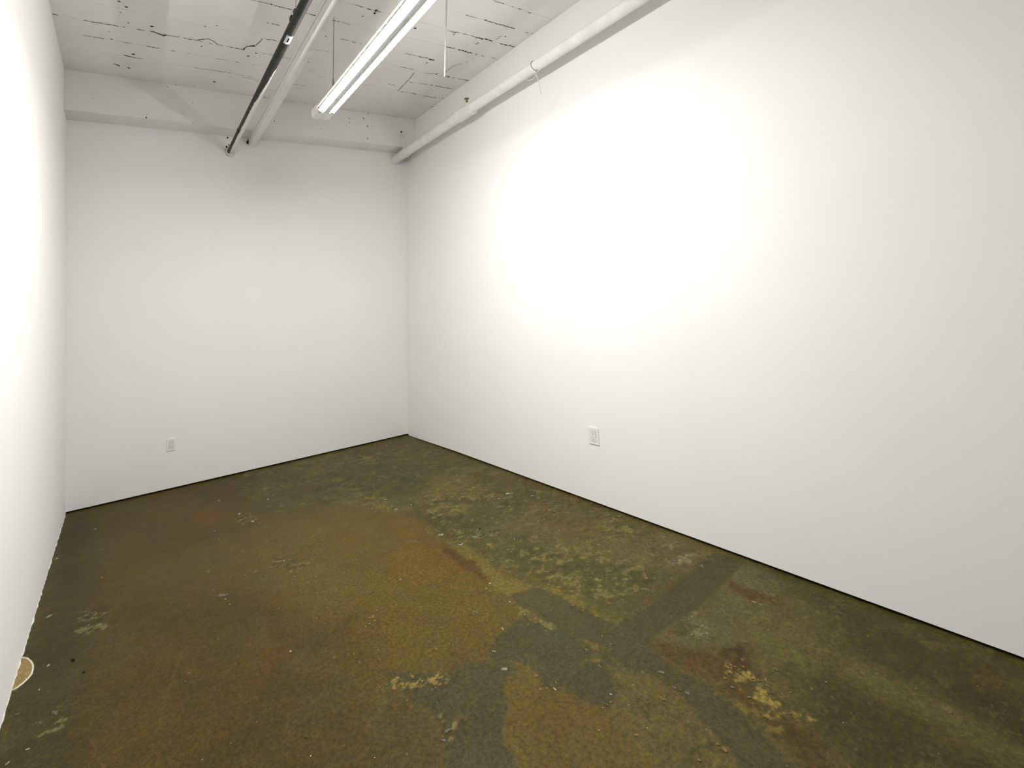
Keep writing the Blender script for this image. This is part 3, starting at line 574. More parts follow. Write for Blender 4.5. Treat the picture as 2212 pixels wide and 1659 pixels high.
for x, y, r in CEILING_SPOTS:
    p = blob(r * 0.6)
    link('paint_chip', mesh('paint_chip', [(a * 1.5, b, 0) for a, b in p], [tuple(range(len(p)))]), m_crack, ceiling, (x, y, HC - 0.0007))
for x, z, r in BEAM_SPOTS:
    p = blob(r * 0.5)
    link('paint_chip', mesh('paint_chip', [(a, 0, b * 1.25) for a, b in p], [tuple(range(len(p)))]), m_crack, beam, (x, BEAM_Y - 0.0007, z))
# water-stained joint where the ceiling meets the beam
for i in range(26):
    x = rnd.uniform(-2.4, 0.2); r = rnd.uniform(0.003, 0.008)
    p = blob(r * 0.6)
    link('paint_chip', mesh('paint_chip', [(a * 1.6, b, 0) for a, b in p], [tuple(range(len(p)))]), m_crack, ceiling, (x, BEAM_Y - abs(rnd.gauss(0, 0.025)) - 0.012, HC - 0.0007))

# ------------------------------------------------------------------ floor : stained, sealed concrete
rng = np.random.default_rng(3)
def vnoise(x, y, seed):
    """smooth value noise"""
    xi = np.floor(x).astype(np.int64); yi = np.floor(y).astype(np.int64)
    fx = x - xi; fy = y - yi
    fx = fx * fx * (3 - 2 * fx); fy = fy * fy * (3 - 2 * fy)
    def h(a, b):
        n = (a * 374761393 + b * 668265263 + seed * 974634777) & 0x7fffffff
        n = ((n ^ (n >> 13)) * 1274126177) & 0x7fffffff
        n = n ^ (n >> 16)
        return (n & 0xffff) / 65535.0
    return (h(xi, yi) * (1 - fx) + h(xi + 1, yi) * fx) * (1 - fy) + (h(xi, yi + 1) * (1 - fx) + h(xi + 1, yi + 1) * fx) * fy
def fbm(x, y, seed, octs=4, gain=0.55):
    a, s, t = 1.0, 0.0, 0.0
    for o_ in range(octs):
        s = s + a * (vnoise(x * 2 ** o_, y * 2 ** o_, seed + o_ * 17) - 0.5); t += a; a *= gain
    return s / t * 2.0      # about -1..1
def poly_sd(px, py, poly):
    """signed distance, positive inside"""
    P = np.array(poly); n = len(P)
    dmin = np.full(px.shape, 1e9); ins = np.zeros(px.shape, bool)
    for i in range(n):
        ax, ay = P[i]; bx, by = P[(i + 1) % n]
        ex, ey = bx - ax, by - ay
        wx, wy = px - ax, py - ay
        t = np.clip((wx * ex + wy * ey) / (ex * ex + ey * ey + 1e-12), 0, 1)
        dx, dy = wx - ex * t, wy - ey * t
        dmin = np.minimum(dmin, dx * dx + dy * dy)
        cnd = ((ay > py) != (by > py)) & (px < (bx - ax) * (py - ay) / (by - ay + 1e-12) + ax)
        ins ^= cnd
    d = np.sqrt(dmin)
    return np.where(ins, d, -d)

STEP = 0.0056
xs = np.arange(-W - 0.012, 0.03, STEP)
ys = np.concatenate([[FRONT, -6.4, -5.7, -5.2], np.arange(-4.95, 0.03, STEP)])
GX, GY = np.meshgrid(xs, ys)
px_, py_ = GX.ravel(), GY.ravel()
nx, ny = len(xs), len(ys)
# wobble the look-up so that stain outlines are ragged
wx = px_ + 0.05 * fbm(px_ * 4, py_ * 4, 1, 6, 0.68) + 0.022 * fbm(px_ * 26, py_ * 26, 2, 3, 0.7)
wy = py_ + 0.05 * fbm(px_ * 4, py_ * 4, 41, 6, 0.68) + 0.022 * fbm(px_ * 26, py_ * 26, 42, 3, 0.7)
STC = {   # colour of each stain, edge softness in metres, opacity
    'brown': ((94, 78, 42), 0.022, 0.95), 'brownlight': ((112, 94, 54), 0.30, 0.85), 'midgray': ((98, 88, 60), 0.22, 0.5),
    'orange': ((118, 90, 48), 0.05, 0.8), 'khaki': ((124, 110, 64), 0.016, 0.9),
    'rustline': ((88, 62, 28), 0.018, 0.8), 'slate': ((84, 79, 60), 0.012, 0.95), 'slate2': ((80, 77, 63), 0.018, 0.92),
    'rustbrown': ((108, 90, 52), 0.022, 0.92), 'orange2': ((114, 88, 48), 0.10, 0.7), 'brown2': ((90, 75, 46), 0.05, 0.8),
    'rust': ((86, 66, 32), 0.05, 0.85), 'darkrust': ((62, 44, 18), 0.05, 0.85), 'gray': ((106, 101, 84), 0.04, 0.8),
    'graygreen': ((100, 97, 74), 0.05, 0.65), 'green': ((102, 103, 60), 0.03, 0.75), 'darkolive': ((72, 66, 41), 0.12, 0.9),
    'darkolive2': ((68, 55, 36), 0.12, 0.75), 'greendeep': ((84, 84, 48), 0.07, 0.8), 'greenlight': ((116, 110, 58), 0.05, 0.65),
    'pink': ((116, 104, 80), 0.10, 0.65), 'brownr': ((106, 84, 48), 0.08, 0.7), 'slateg': ((86, 81, 56), 0.09, 0.85),
    'tan': ((106, 92, 56), 0.10, 0.6), 'brownd': ((82, 67, 35), 0.12, 0.6), 'rustsm': ((112, 80, 38), 0.07, 0.75),
    'leftgray': ((72, 66, 48), 0.13, 0.85), 'browndark': ((80, 65, 32), 0.25, 0.75), 'graypatch': ((96, 86, 64), 0.07, 0.5),
    'khaki2': ((122, 112, 72), 0.05, 0.55), 'tan2': ((118, 102, 64), 0.10, 0.65),
}
base_a = np.array(lin((86, 81, 52))); base_b = np.array(lin((108, 97, 66)))
t = np.clip(0.5 + 1.1 * fbm(px_ * 2.2, py_ * 2.2, 7, 5, 0.65), 0, 1)[:, None]
colr = base_a * (1 - t) + base_b * t
n0 = fbm(px_ * 1.7, py_ * 1.7, 91, 4, 0.6)
cover = np.zeros(px_.shape)          # where the old brown coating still covers the slab
slate = np.zeros(px_.shape)          # smooth repair bands trowelled over the older surface
for i, (nm, poly) in enumerate(sorted(STAINS, key=lambda s_: s_[0] == 'slate')):
    if nm.startswith('flake'): continue
    c, soft, op = STC[nm]
    P = np.array(poly); pad = 0.3 + soft
    sel = np.nonzero((px_ > P[:, 0].min() - pad) & (px_ < P[:, 0].max() + pad) & (py_ > P[:, 1].min() - pad) & (py_ < P[:, 1].max() + pad))[0]
    if not len(sel): continue
    wf = 0.30 if nm == 'slate' else 1.0
    sd = poly_sd(px_[sel] + (wx[sel] - px_[sel]) * wf, py_[sel] + (wy[sel] - py_[sel]) * wf, poly)
    brk = 1.0 + 0.45 * fbm(px_[sel] * 9, py_[sel] * 9, 100 + i, 5, 0.75)
    a = np.clip(sd / soft * 0.5 + 0.5, 0, 1); a = a * a * (3 - 2 * a)
    if nm in ('brown', 'slate', 'slate2', 'rustbrown', 'brown2', 'leftgray'): cover[sel] = np.maximum(cover[sel], a)
    if nm == 'slate': slate[sel] = np.maximum(slate[sel], a); brk = 1.0
    a = (np.clip(a * brk, 0, 1) * op)[:, None]
    colr[sel] = colr[sel] * (1 - a) + np.array(lin(c)) * a
bare = (1 - cover) * (0.30 + 0.70 * np.clip((py_ + 3.45 + 0.25 * n0) * 1.3, 0, 1))
# blotches, drag marks and worn spots in the seal
n_lo = fbm(px_ * 3, py_ * 3, 21, 5, 0.65); n_md = fbm(px_ * 13, py_ * 17, 22, 5, 0.75); n_hi = fbm(px_ * 38, py_ * 46, 23, 3, 0.7)
tone = 1.0 + 0.17 * n_lo + (0.16 + 0.22 * bare) * n_md + (0.13 + 0.22 * bare) * n_hi
colr *= np.clip(tone, 0.4, 1.9)[:, None]
def blend(mask, c):
    global colr
    m_ = np.clip(mask, 0, 1)[:, None]
    colr = colr * (1 - m_) + np.array(lin(c)) * m_
worn = np.clip((fbm(px_ * 9, py_ * 13, 31, 5, 0.78) - 0.20) * 5, 0, 1)
blend(worn * (0.06 + 0.40 * bare), (138, 126, 92))
chip = np.clip((fbm(px_ * 22, py_ * 30, 35, 4, 0.8) - 0.36) * 8, 0, 1)
blend(chip * (0.05 + 0.55 * bare), (160, 150, 116))
drk = np.clip((fbm(px_ * 11, py_ * 15, 51, 5, 0.75) - 0.24) * 5, 0, 1)
blend(drk * (0.10 + 0.45 * bare), (52, 48, 28))
grn = np.clip((fbm(px_ * 4, py_ * 6, 61, 5, 0.7) - 0.05) * 3, 0, 1) * np.clip((py_ + 4.2) * 1.5, 0, 1) * np.clip(-py_ - 0.2, 0, 1)
blend(grn * bare * 0.5, (72, 77, 44))
rst = np.clip((fbm(px_ * 3.2, py_ * 3.2, 64, 5, 0.7) - 0.16) * 3, 0, 1)
blend(rst * 0.35 * (1 - 0.8 * slate), (108, 80, 40))
gry = np.clip((fbm(px_ * 3.6, py_ * 3.6, 67, 5, 0.72) - 0.2) * 3, 0, 1)
blend(gry * 0.30 * (1 - 0.8 * slate), (92, 87, 70))
# places where old coating has broken up into flakes
FLK = {'flake_y': ((172, 150, 96), 0.9, 0.02), 'flake_yt': ((140, 122, 74), 0.75, 0.14), 'flake_g': ((150, 142, 122), 0.8, 0.14), 'flake_t': ((146, 134, 98), 0.75, 0.16)}
for i, (nm, poly) in enumerate(STAINS):
    if not nm.startswith('flake'): continue
    c, op, thr = FLK[nm]
    P = np.array(poly)
    sel = np.nonzero((px_ > P[:, 0].min() - 0.2) & (px_ < P[:, 0].max() + 0.2) & (py_ > P[:, 1].min() - 0.2) & (py_ < P[:, 1].max() + 0.2))[0]
    if not len(sel): continue
    sd = poly_sd(wx[sel], wy[sel], poly)
    ins_ = np.clip(sd / 0.05 + 0.5, 0, 1)
    q_ = 1.6 if nm == 'flake_y' else 1.0
    f_ = fbm(px_[sel] * 17 * q_, py_[sel] * 24 * q_, 300 + i, 4, 0.75)
    m_ = np.clip((f_ - thr - 0.30 * (1 - ins_)) * 9, 0, 1) * (ins_ > 0.01) * op
    m_ = m_[:, None]
    colr[sel] = colr[sel] * (1 - m_) + np.array(lin(c)) * (0.85 + 0.3 * n_hi[sel][:, None]) * m_
    d_ = (np.clip((-f_ - 0.12) * 6, 0, 1) * ins_ * 0.35)[:, None]
    colr[sel] = colr[sel] * (1 - d_) + np.array(lin((52, 46, 26))) * d_
# long faint scratches
for k_ in range(34):
    sx, sy = rng.uniform(-3.2, -0.1), rng.uniform(-4.2, -0.3); an = rng.uniform(-0.9, 0.9) + (0.2 if k_ % 2 else 1.3); ln_ = rng.uniform(0.10, 0.5)
    dx, dy = math.cos(an), math.sin(an)
    u = (px_ - sx) * dx + (py_ - sy) * dy; v_ = -(px_ - sx) * dy + (py_ - sy) * dx + 0.10 * (u - ln_ / 2) ** 2
    blend(np.exp(-(v_ / 0.004) ** 2) * ((u > 0) & (u < ln_)) * 0.30 * (0.5 + n_hi), (140, 128, 96))
FLOOR_GAIN = np.array([0.635, 0.63, 0.355])
colr = np.clip(colr * FLOOR_GAIN, 0.002, 0.9)
z_ = 0.0010 * fbm(px_ * 3, py_ * 3, 71, 3) - 0.001
verts = np.stack([px_, py_, z_], 1).astype(np.float32)
ii = (np.arange(ny - 1)[:, None] * nx + np.arange(nx - 1)[None, :]).ravel()
quads = np.stack([ii, ii + 1, ii + nx + 1, ii + nx], 1).astype(np.int32)
me = bpy.data.meshes.new('floor')
me.vertices.add(len(verts)); me.vertices.foreach_set('co', verts.ravel())
me.loops.add(quads.size); me.loops.foreach_set('vertex_index', quads.ravel())
me.polygons.add(len(quads)); me.polygons.foreach_set('loop_start', np.arange(0, quads.size, 4, dtype=np.int32))
me.polygons.foreach_set('use_smooth', np.ones(len(quads), bool))
me.update(calc_edges=True)
at = me.color_attributes.new('stain', 'FLOAT_COLOR', 'POINT')
at.data.foreach_set('color', np.concatenate([colr, np.ones((len(colr), 1))], 1).astype(np.float32).ravel())

def floor_mat():
    m, nt, b = mat_new('stained_concrete')
    geo = N(nt, 'ShaderNodeNewGeometry').outputs['Position']
    att = N(nt, 'ShaderNodeAttribute', attribute_name='stain')
    n1 = noise(nt, 60, 4, 0.72, geo)
    r1 = ramp(nt, n1.outputs['Fac'], [(0.25, (0.42, 0.42, 0.42)), (0.5, (1.0, 1.0, 1.0)), (0.75, (1.65, 1.62, 1.52))])
    c = mixrgb(nt, 1.0, att.outputs['Color'], r1.outputs[0], 'MULTIPLY')
    n2 = noise(nt, 300, 1, 0.7, geo)
    r2_ = ramp(nt, n2.outputs['Fac'], [(0.3, (0.75, 0.75, 0.75)), (0.7, (1.25, 1.25, 1.25))])
    c = mixrgb(nt, 1.0, c, r2_.outputs[0], 'MULTIPLY')
    # fine pale scratches and dust
    mp = N(nt, 'ShaderNodeMapping'); mp.inputs['Rotation'].default_value = (0, 0, 0.5); mp.inputs['Scale'].default_value = (1, 3.2, 1); nt.links.new(geo, mp.inputs[0])
    n3 = noise(nt, 26, 4, 0.8, mp.outputs[0])
    r3 = ramp(nt, n3.outputs['Fac'], [(0.665, (0, 0, 0)), (0.72, (0.6, 0.6, 0.6))])
    c = mixrgb(nt, r3.outputs[0], c, lin((150, 136, 96)))
    v = N(nt, 'ShaderNodeTexVoronoi'); v.inputs['Scale'].default_value = 17; nt.links.new(geo, v.inputs['Vector'])
    r4 = ramp(nt, v.outputs['Distance'], [(0.028, (0.8, 0.8, 0.8)), (0.045, (0, 0, 0))])
    n4 = noise(nt, 2.3, 2, 0.6, geo); r5 = ramp(nt, n4.outputs['Fac'], [(0.50, (0, 0, 0)), (0.62, (1, 1, 1))])
    k = N(nt, 'ShaderNodeMath', operation='MULTIPLY'); nt.links.new(r4.outputs[0], k.inputs[0]); nt.links.new(r5.outputs[0], k.inputs[1])
    c = mixrgb(nt, k.outputs[0], c, lin((176, 164, 124)))
    nt.links.new(c, b.inputs['Base Color'])
    rr = ramp(nt, n1.outputs['Fac'], [(0.3, (0.42,) * 3), (0.75, (0.62,) * 3)])
    nt.links.new(rr.outputs[0], b.inputs['Roughness'])
    b.inputs['Specular IOR Level'].default_value = 0.12
    bump(nt, b, n1.outputs['Fac'], 0.35, 0.0012)
    return m
m_floor = floor_mat()
floor = link('floor', me, m_floor)
tag(floor, 'worn concrete floor stained brown and green', None, None, 'structure')

FC = {'w': (214, 206, 186), 't': (150, 136, 98), 'g': (140, 130, 112), 'y': (158, 132, 76), 'c': (176, 168, 132), 'd': (112, 96, 66), 'k': (30, 27, 20), 'b': (92, 100, 92)}
FM = {k_: flat('fleck_' + k_, tuple(q * 0.58 for q in lin(v_)), 0.7, spec=0.1, var=0.25, scale=90) for k_, v_ in FC.items()}
rnd = random.Random(23)
specks = {}
for x, y, r, c in FLECKS:
    el = rnd.uniform(0.35, 0.75); an = rnd.uniform(0, math.pi)
    n = 11 if r > 0.012 else 7
    ring = []
    for i in range(n):
        a = 2 * math.pi * i / n
        rr = r * rnd.uniform(0.5, 1.15)
        lx, ly = math.cos(a) * rr, math.sin(a) * rr * el
        ring.append((lx * math.cos(an) - ly * math.sin(an), lx * math.sin(an) + ly * math.cos(an)))
    if r < 0.0085:
        specks.setdefault(c, []).append([(x + a, y + b) for a, b in ring]); continue
    if r > 0.014 and c in 'tgdyb':      # a worn, broken patch of old coating: several scales
        vv, ff = [], []
        for q in range(int(6 + r * 700)):
            u, w2 = rnd.gauss(0, 0.5) * r, rnd.gauss(0, 0.5) * r * el
            sx, sy = u * math.cos(an) - w2 * math.sin(an), u * math.sin(an) + w2 * math.cos(an)
            s = r * rnd.uniform(0.08, 0.30); m_ = 6; b0 = len(vv)
            for i in range(m_):
                a = 2 * math.pi * i / m_; rr = s * rnd.uniform(0.5, 1.2)
                lx, ly = math.cos(a) * rr * 1.5, math.sin(a) * rr * 0.7
                vv.append((sx + lx * math.cos(an) - ly * math.sin(an), sy + lx * math.sin(an) + ly * math.cos(an), rnd.uniform(0, 0.0002)))
            ff.append(tuple(range(b0, b0 + m_)))
        link('coating_scale', mesh('coating_scale', vv, ff), FM[c], floor, (x, y, 0.0006)); continue
    top = [(a, b, 0.0012) for a, b in ring]; bot = [(a * 1.08, b * 1.08, -0.0006) for a, b in ring]
    fs = [tuple(range(n))] + [(n + i, n + (i + 1) % n, (i + 1) % n, i) for i in range(n)]
    link('paint_fleck', mesh('paint_fleck', top + bot, fs), FM[c], floor, (x, y, 0))
for c, L in specks.items():
    vv, ff = [], []
    for ring in L:
        b0 = len(vv); n = len(ring)
        vv += [(a, b, 0.0009) for a, b in ring]; ff.append(tuple(range(b0, b0 + n)))
    o = link('paint_specks', mesh('paint_specks', vv, ff), FM[c], floor)
    o['kind'] = 'stuff'

# pale caulk edge along the left wall
rnd = random.Random(8)
vv, ff = [], []
yy = np.arange(-4.0, -0.02, 0.03)
for i, y in enumerate(yy):
    wdt = 0.003 + 0.0042 * max(0, rnd.gauss(0.25, 0.55)); h = 0.004 + 0.004 * rnd.random()
    x0 = xl(y, 0) - 0.001
    vv += [(x0, y, h), (x0 + wdt * 0.6, y, h * 0.5), (x0 + wdt, y, -0.002)]
    if i:
        b0 = 3 * (i - 1)
        ff += [(b0, b0 + 1, b0 + 4, b0 + 3), (b0 + 1, b0 + 2, b0 + 5, b0 + 4)]
o = link('trim_1', mesh('trim_1', vv, ff), flat('caulk', (0.78, 0.77, 0.74), 0.6))
bm = bmesh.new(); bm.from_mesh(o.data); fix(bm); bm.to_mesh(o.data); bm.free()
tag(o, 'ragged white caulk bead along the foot of the left wall', None, None, 'structure')

# half-round plug of yellow filler let into the floor at the left wall
pl = [Vector((x, y, 0)) for x, y in PLUG]
cx = sum(p.x for p in pl) / len(pl); cy = sum(p.y for p in pl) / len(pl)
plug_mat, nt, b = mat_new('yellow_filler')
co = objco(nt); n1 = noise(nt, 40, 5, 0.7, co)
r1 = ramp(nt, n1.outputs['Fac'], [(0.3, lin((104, 82, 34))), (0.55, lin((150, 126, 66))), (0.75, lin((176, 156, 104)))])
nt.links.new(r1.outputs[0], b.inputs['Base Color']); b.inputs['Roughness'].default_value = 0.5
bump(nt, b, n1.outputs['Fac'], 0.5, 0.004)
n = len(pl)
vv = [(p.x - cx, p.y - cy, 0.0012) for p in pl] + [((p.x - cx) * 0.55 - 0.008, (p.y - cy) * 0.55, 0.0016) for p in pl]
ff = [(i, i + 1, n + i + 1, n + i) for i in range(n - 1)] + [(n - 1, 0, n, 2 * n - 1), tuple(range(n, 2 * n))]
plug = link('floor_plug', mesh('floor_plug', vv, ff), plug_mat, floor, (cx, cy, 0))
bm = bmesh.new(); bm.from_mesh(plug.data); fix(bm); bm.to_mesh(plug.data); bm.free()
plug['label'] = 'half-round patch of yellow filler with a white rim at the left wall'
rim = link('plug_rim', tube_me('plug_rim', [(p.x - cx, p.y - cy, 0.001) for p in pl], 0.0042, 8), flat('rim_white', (0.72, 0.69, 0.58), 0.5), plug, smooth=True)

# ------------------------------------------------------------------ twin-tube strip light
def emis_mat():
    m = bpy.data.materials.new('lit_tube'); m.use_nodes = True
    nt = m.node_tree; nt.nodes.remove(nt.nodes['Principled BSDF'])
    e = N(nt, 'ShaderNodeEmission'); e.inputs[0].default_value = (*TUBE_COLOR, 1); e.inputs[1].default_value = TUBE_STRENGTH
    nt.links.new(e.outputs[0], nt.nodes['Material Output'].inputs[0])
    return m
m_tube = emis_mat()
m_spine = flat('spine_enamel', (0.6, 0.62, 0.64), 0.5)
LZ = 3.05
def loc_in(o, p):       # world point to the local frame of a top-level thing
    return (Matrix.Translation(o.location) @ o.rotation_euler.to_matrix().to_4x4()).inverted() @ Vector(p)
def strip_light(loc, rz, label, cables):
    light = empty('strip_light', loc, rz)
    tag(light, label, 'light')
    LEN = 1.95
    bm = bmesh.new()
    bm_prism(bm, [(-0.076, 0.020), (-0.073, 0.016), (-0.030, 0.026), (0.030, 0.026), (0.073, 0.016), (0.076, 0.020), (0.034, 0.036), (0.034, 0.078), (-0.034, 0.078), (-0.034, 0.036)], 0.12, -LEN - 0.02)
    link('housing', bm_done(bm, 'housing'), m_white, light)
    bm = bmesh.new()
    bm_prism(bm, [(-0.027, 0.026), (-0.021, -0.0150), (0.021, -0.0150), (0.027, 0.026)], 0.02, -LEN)
    spine = link('spine', bm_done(bm, 'spine'), m_spine, light)
    link('seam', box_me('seam', 0.0100, 0.0130, -LEN + 0.01, -0.004, -0.0156, -0.0140), m_steel, spine)
    for y in (-0.235, -0.62, -1.30):
        link('slot', box_me('slot', -0.008, -0.003, y - 0.020, y + 0.020, -0.0158, -0.014), m_steel, spine)
    bm = bmesh.new()
    bm_prism(bm, [(-0.074, 0.012), (-0.066, -0.014), (-0.048, -0.018), (-0.016, -0.012), (0.016, -0.012), (0.048, -0.018), (0.066, -0.014), (0.074, 0.012), (0.072, 0.050), (0.036, 0.080), (-0.036, 0.080), (-0.072, 0.050)], 0.150, 0.016)
    link('end_cap', bm_done(bm, 'end_cap'), m_white, light)
    TR, ARC = 0.0178, math.radians(92)
    for sx in (-1, 1):
        xc = sx * 0.0480
        bm = bmesh.new(); A, B = [], []
        nA = 14
        for i in range(nA + 1):
            a = -ARC + 2 * ARC * i / nA
            x, z = xc + math.sin(a) * TR, -math.cos(a) * TR
            A.append(bm.verts.new((x, 0.0, z))); B.append(bm.verts.new((x, -LEN, z)))
        for i in range(nA):
            bm.faces.new((A[i], B[i], B[i + 1], A[i + 1]))
        bm.normal_update()
        me = bpy.data.meshes.new('tube'); bm.to_mesh(me); bm.free()
        tube = link('tube', me, m_tube, light, smooth=True)
        bm = bmesh.new()                                                  # opaque back of the tube
        prof = []
        for i in range(13):
            a = ARC + (2 * math.pi - 2 * ARC) * i / 12
            prof.append((xc + math.sin(a) * TR * 0.985, -math.cos(a) * TR * 0.985))
        bm_prism(bm, prof, 0.0, -LEN)
        link('tube_back', bm_done(bm, 'tube_back'), m_white, tube)
        bm = bmesh.new(); bm_tube(bm, [(xc, 0.018, 0), (xc, -0.004, 0)], TR * 1.06, 20)
        link('lamp_holder', bm_done(bm, 'lamp_holder'), m_steel, light)
        bm = bmesh.new(); bm_tube(bm, [(xc, -LEN + 0.004, 0), (xc, -LEN - 0.018, 0)], TR * 1.06, 20)
        link('lamp_holder', bm_done(bm, 'lamp_holder'), m_steel, light)
    for (a, bt) in cables:
        P, Q = loc_in(light, a), loc_in(light, bt)
        link('cable', tube_me('cable', [P, Q], 0.0032, 8), m_steel, light)
        d = (P - Q).normalized()
        link('cable_gripper', tube_me('cable_gripper', [Q, Q + d * 0.015, Q + d * 0.06, Q + d * 0.085, Q + d * 0.10], [0.008, 0.0085, 0.0085, 0.006, 0.004], 10), m_steel, light, smooth=True)
    return light
strip_light((-1.5645, -2.0, LZ), -0.022, 'suspended white strip light with two glowing tubes below the ceiling',
            (((-1.525, -2.176, HC), (-1.575, -2.176, 3.128)), ((-1.592, -3.76, HC), (-1.602, -3.76, 3.128))))

# ------------------------------------------------------------------ loose hanging rod
rod = link('hanging_rod', tube_me('hanging_rod', [(0, 0, 0), (0.107, 0.03, 0.66)], 0.0058, 10), m_wire, None, (-0.862, -2.60, 3.172), True)
tag(rod, 'thin white rod hanging loose from the ceiling right of the light', 'rod')

# ------------------------------------------------------------------ black sprinkler pipe half covered in white overspray
def bpipe_mat():
    m, nt, b = mat_new('black_pipe')
    co = objco(nt)
    sep = N(nt, 'ShaderNodeSeparateXYZ'); nt.links.new(co, sep.inputs[0])
    def math_(op, a, c=None):
        n = N(nt, 'ShaderNodeMath', operation=op)
        for i_, v in enumerate((a, c)):
            if v is None: continue
            if isinstance(v, (int, float)): n.inputs[i_].default_value = v
            else: nt.links.new(v, n.inputs[i_])
        return n.outputs[0]
    # side of the pipe: +1 towards lower right
    side = math_('DIVIDE', math_('SUBTRACT', math_('MULTIPLY', math_('SUBTRACT', sep.outputs['X'], math_('MULTIPLY', sep.outputs['Y'], 0.0245)), 0.92), math_('MULTIPLY', sep.outputs['Z'], 0.40)), 0.03)
    mr = N(nt, 'ShaderNodeMapRange'); nt.links.new(sep.outputs['Y'], mr.inputs[0])
    mr.inputs[1].default_value = -2.30; mr.inputs[2].default_value = -1.45; mr.inputs[3].default_value = 1.10; mr.inputs[4].default_value = -0.12
    mr.clamp = True
    n1 = noise(nt, 9, 5, 0.7, co)
    w = math_('ADD', math_('SUBTRACT', side, mr.outputs[0]), math_('MULTIPLY', math_('SUBTRACT', n1.outputs['Fac'], 0.5), 0.9))
    r = ramp(nt, w, [(0.0, (0, 0, 0)), (0.16, (1, 1, 1))])
    n2 = noise(nt, 150, 2, 0.5, co); r2_ = ramp(nt, n2.outputs['Fac'], [(0.70, (0, 0, 0)), (0.73, (0.8, 0.8, 0.8))])
    n3 = noise(nt, 6, 4, 0.6, co); r3 = ramp(nt, n3.outputs['Fac'], [(0.35, (0.012, 0.012, 0.012)), (0.7, (0.034, 0.033, 0.031))])
    c = mixrgb(nt, r2_.outputs[0], r3.outputs[0], (0.45, 0.44, 0.42))
    c = mixrgb(nt, r.outputs[0], c, (0.80, 0.79, 0.75))
    nt.links.new(c, b.inputs['Base Color'])
    b.inputs['Roughness'].default_value = 0.5; b.inputs['Specular IOR Level'].default_value = 0.25
    return m
m_bpipe = bpipe_mat()
BP0 = Vector((-1.934, 0, 3.287))
BDIR = Vector((-0.0245, 0, 0))    # x drift per metre towards the viewer
bp = empty('black_pipe', tuple(BP0), 0.0)
tag(bp, 'thin black sprinkler pipe with white overspray left of the painted wireway', 'pipe')
pts = [(0.0245 * y, y, 0) for y in np.linspace(-0.105, -5.6, 24)]
o = link('pipe', tube_me('pipe', pts, 0.030, 20), m_bpipe, bp, smooth=True)
# coupling ring and flaking collar at the wall
link('collar', tube_me('collar', [(-0.0025, -0.118, 0), (-0.0030, -0.135, 0)], [0.050, 0.038], 20), m_pipe, bp, smooth=True)
for dx, dz, r in ((-0.040, 0.010, 0.014), (-0.030, -0.034, 0.010), (-0.035, 0.050, 0.012), (-0.012, 0.075, 0.008), (-0.022, 0.150, 0.011)):
    p = blob(r)
    link('paint_chip', mesh('paint_chip', [(a, 0, b) for a, b in p], [tuple(range(len(p)))]), m_crack, wall_back, (BP0.x + dx, yb(BP0.z + dz) - 0.0012, BP0.z + dz))
link('coupling', tube_me('coupling', [(0.0245 * -0.75, -0.75, 0), (0.0245 * -0.79, -0.79, 0)], 0.0325, 20), m_bpipe, bp, smooth=True)
# sticker wrapped round the pipe
def sticker(name, y0, y1, a0, a1, r, mat, parent):
    vv, ff = [], []
    K = 8
    for i in range(K + 1):
        a = a0 + (a1 - a0) * i / K
        for y in (y0, y1):
            vv.append((0.0245 * y + math.sin(a) * r, y, -math.cos(a) * r))
    for i in range(K): ff.append((2 * i, 2 * i + 1, 2 * i + 3, 2 * i + 2))
    o = link(name, mesh(name, vv, ff), mat, parent)
    bm = bmesh.new(); bm.from_mesh(o.data); fix(bm); bm.to_mesh(o.data); bm.free()
    return o
st = sticker('sticker', -2.455, -2.555, -0.75, 0.80, 0.0306, flat('sticker_white', (0.62, 0.62, 0.60), 0.5), bp)
st['label'] = 'small white sticker with a dark mark'
sticker('sticker_mark', -2.482, -2.530, -0.22, 0.10, 0.0310, m_black, st)
# clevis hanger
hx = 0.0245 * -2.72
link('hanger_rod', tube_me('hanger_rod', [(hx - 0.004, -2.72, 0.036), (hx + 0.02, -2.72, HC - BP0.z)], 0.0055, 10), m_steel, bp, smooth=True)
bm = bmesh.new()
bm_box(bm, hx - 0.022, hx - 0.002, -2.74, -2.705, 0.020, 0.046, 0.003)
bm_box(bm, hx - 0.030, hx - 0.012, -2.69, -2.655, 0.006, 0.032, 0.003)
link('hanger_clamp', bm_done(bm, 'hanger_clamp'), m_bpipe, bp)

# ------------------------------------------------------------------ white painted wireway beside it
ww = empty('wireway', (-1.703, 0, 3.405), 0.0)
tag(ww, 'white painted square wireway running between the black pipe and the light', 'wireway')
SX = 0.030
def skew(bm):
    for v in bm.verts: v.co.x += SX * v.co.y
bm = bmesh.new(); bm_box(bm, -0.034, 0.034, -5.6, -0.105, -0.036, 0.026, 0.003); skew(bm)
link('body', bm_done(bm, 'body'), m_pipe, ww)
bm = bmesh.new(); bm_box(bm, -0.0375, 0.0375, -5.6, -0.105, 0.029, 0.046, 0.002); skew(bm)
link('cover', bm_done(bm, 'cover'), m_pipe, ww)
bm = bmesh.new(); bm_box(bm, -0.031, 0.031, -5.58, -0.12, 0.0255, 0.0295); skew(bm)
link('seam', bm_done(bm, 'seam'), m_black, ww)
# ragged opening in the wall beside the wireway
p = [(-0.006, 0.050), (0.008, 0.048), (0.006, 0.010), (-0.004, -0.010), (-0.016, -0.002), (-0.022, 0.020), (-0.012, 0.028)]
link('wall_hole', mesh('wall_hole', [(a, 0, b) for a, b in p], [tuple(range(len(p)))]), m_crack, wall_back, (-1.745, yb(3.44) - 0.0012, 3.395))

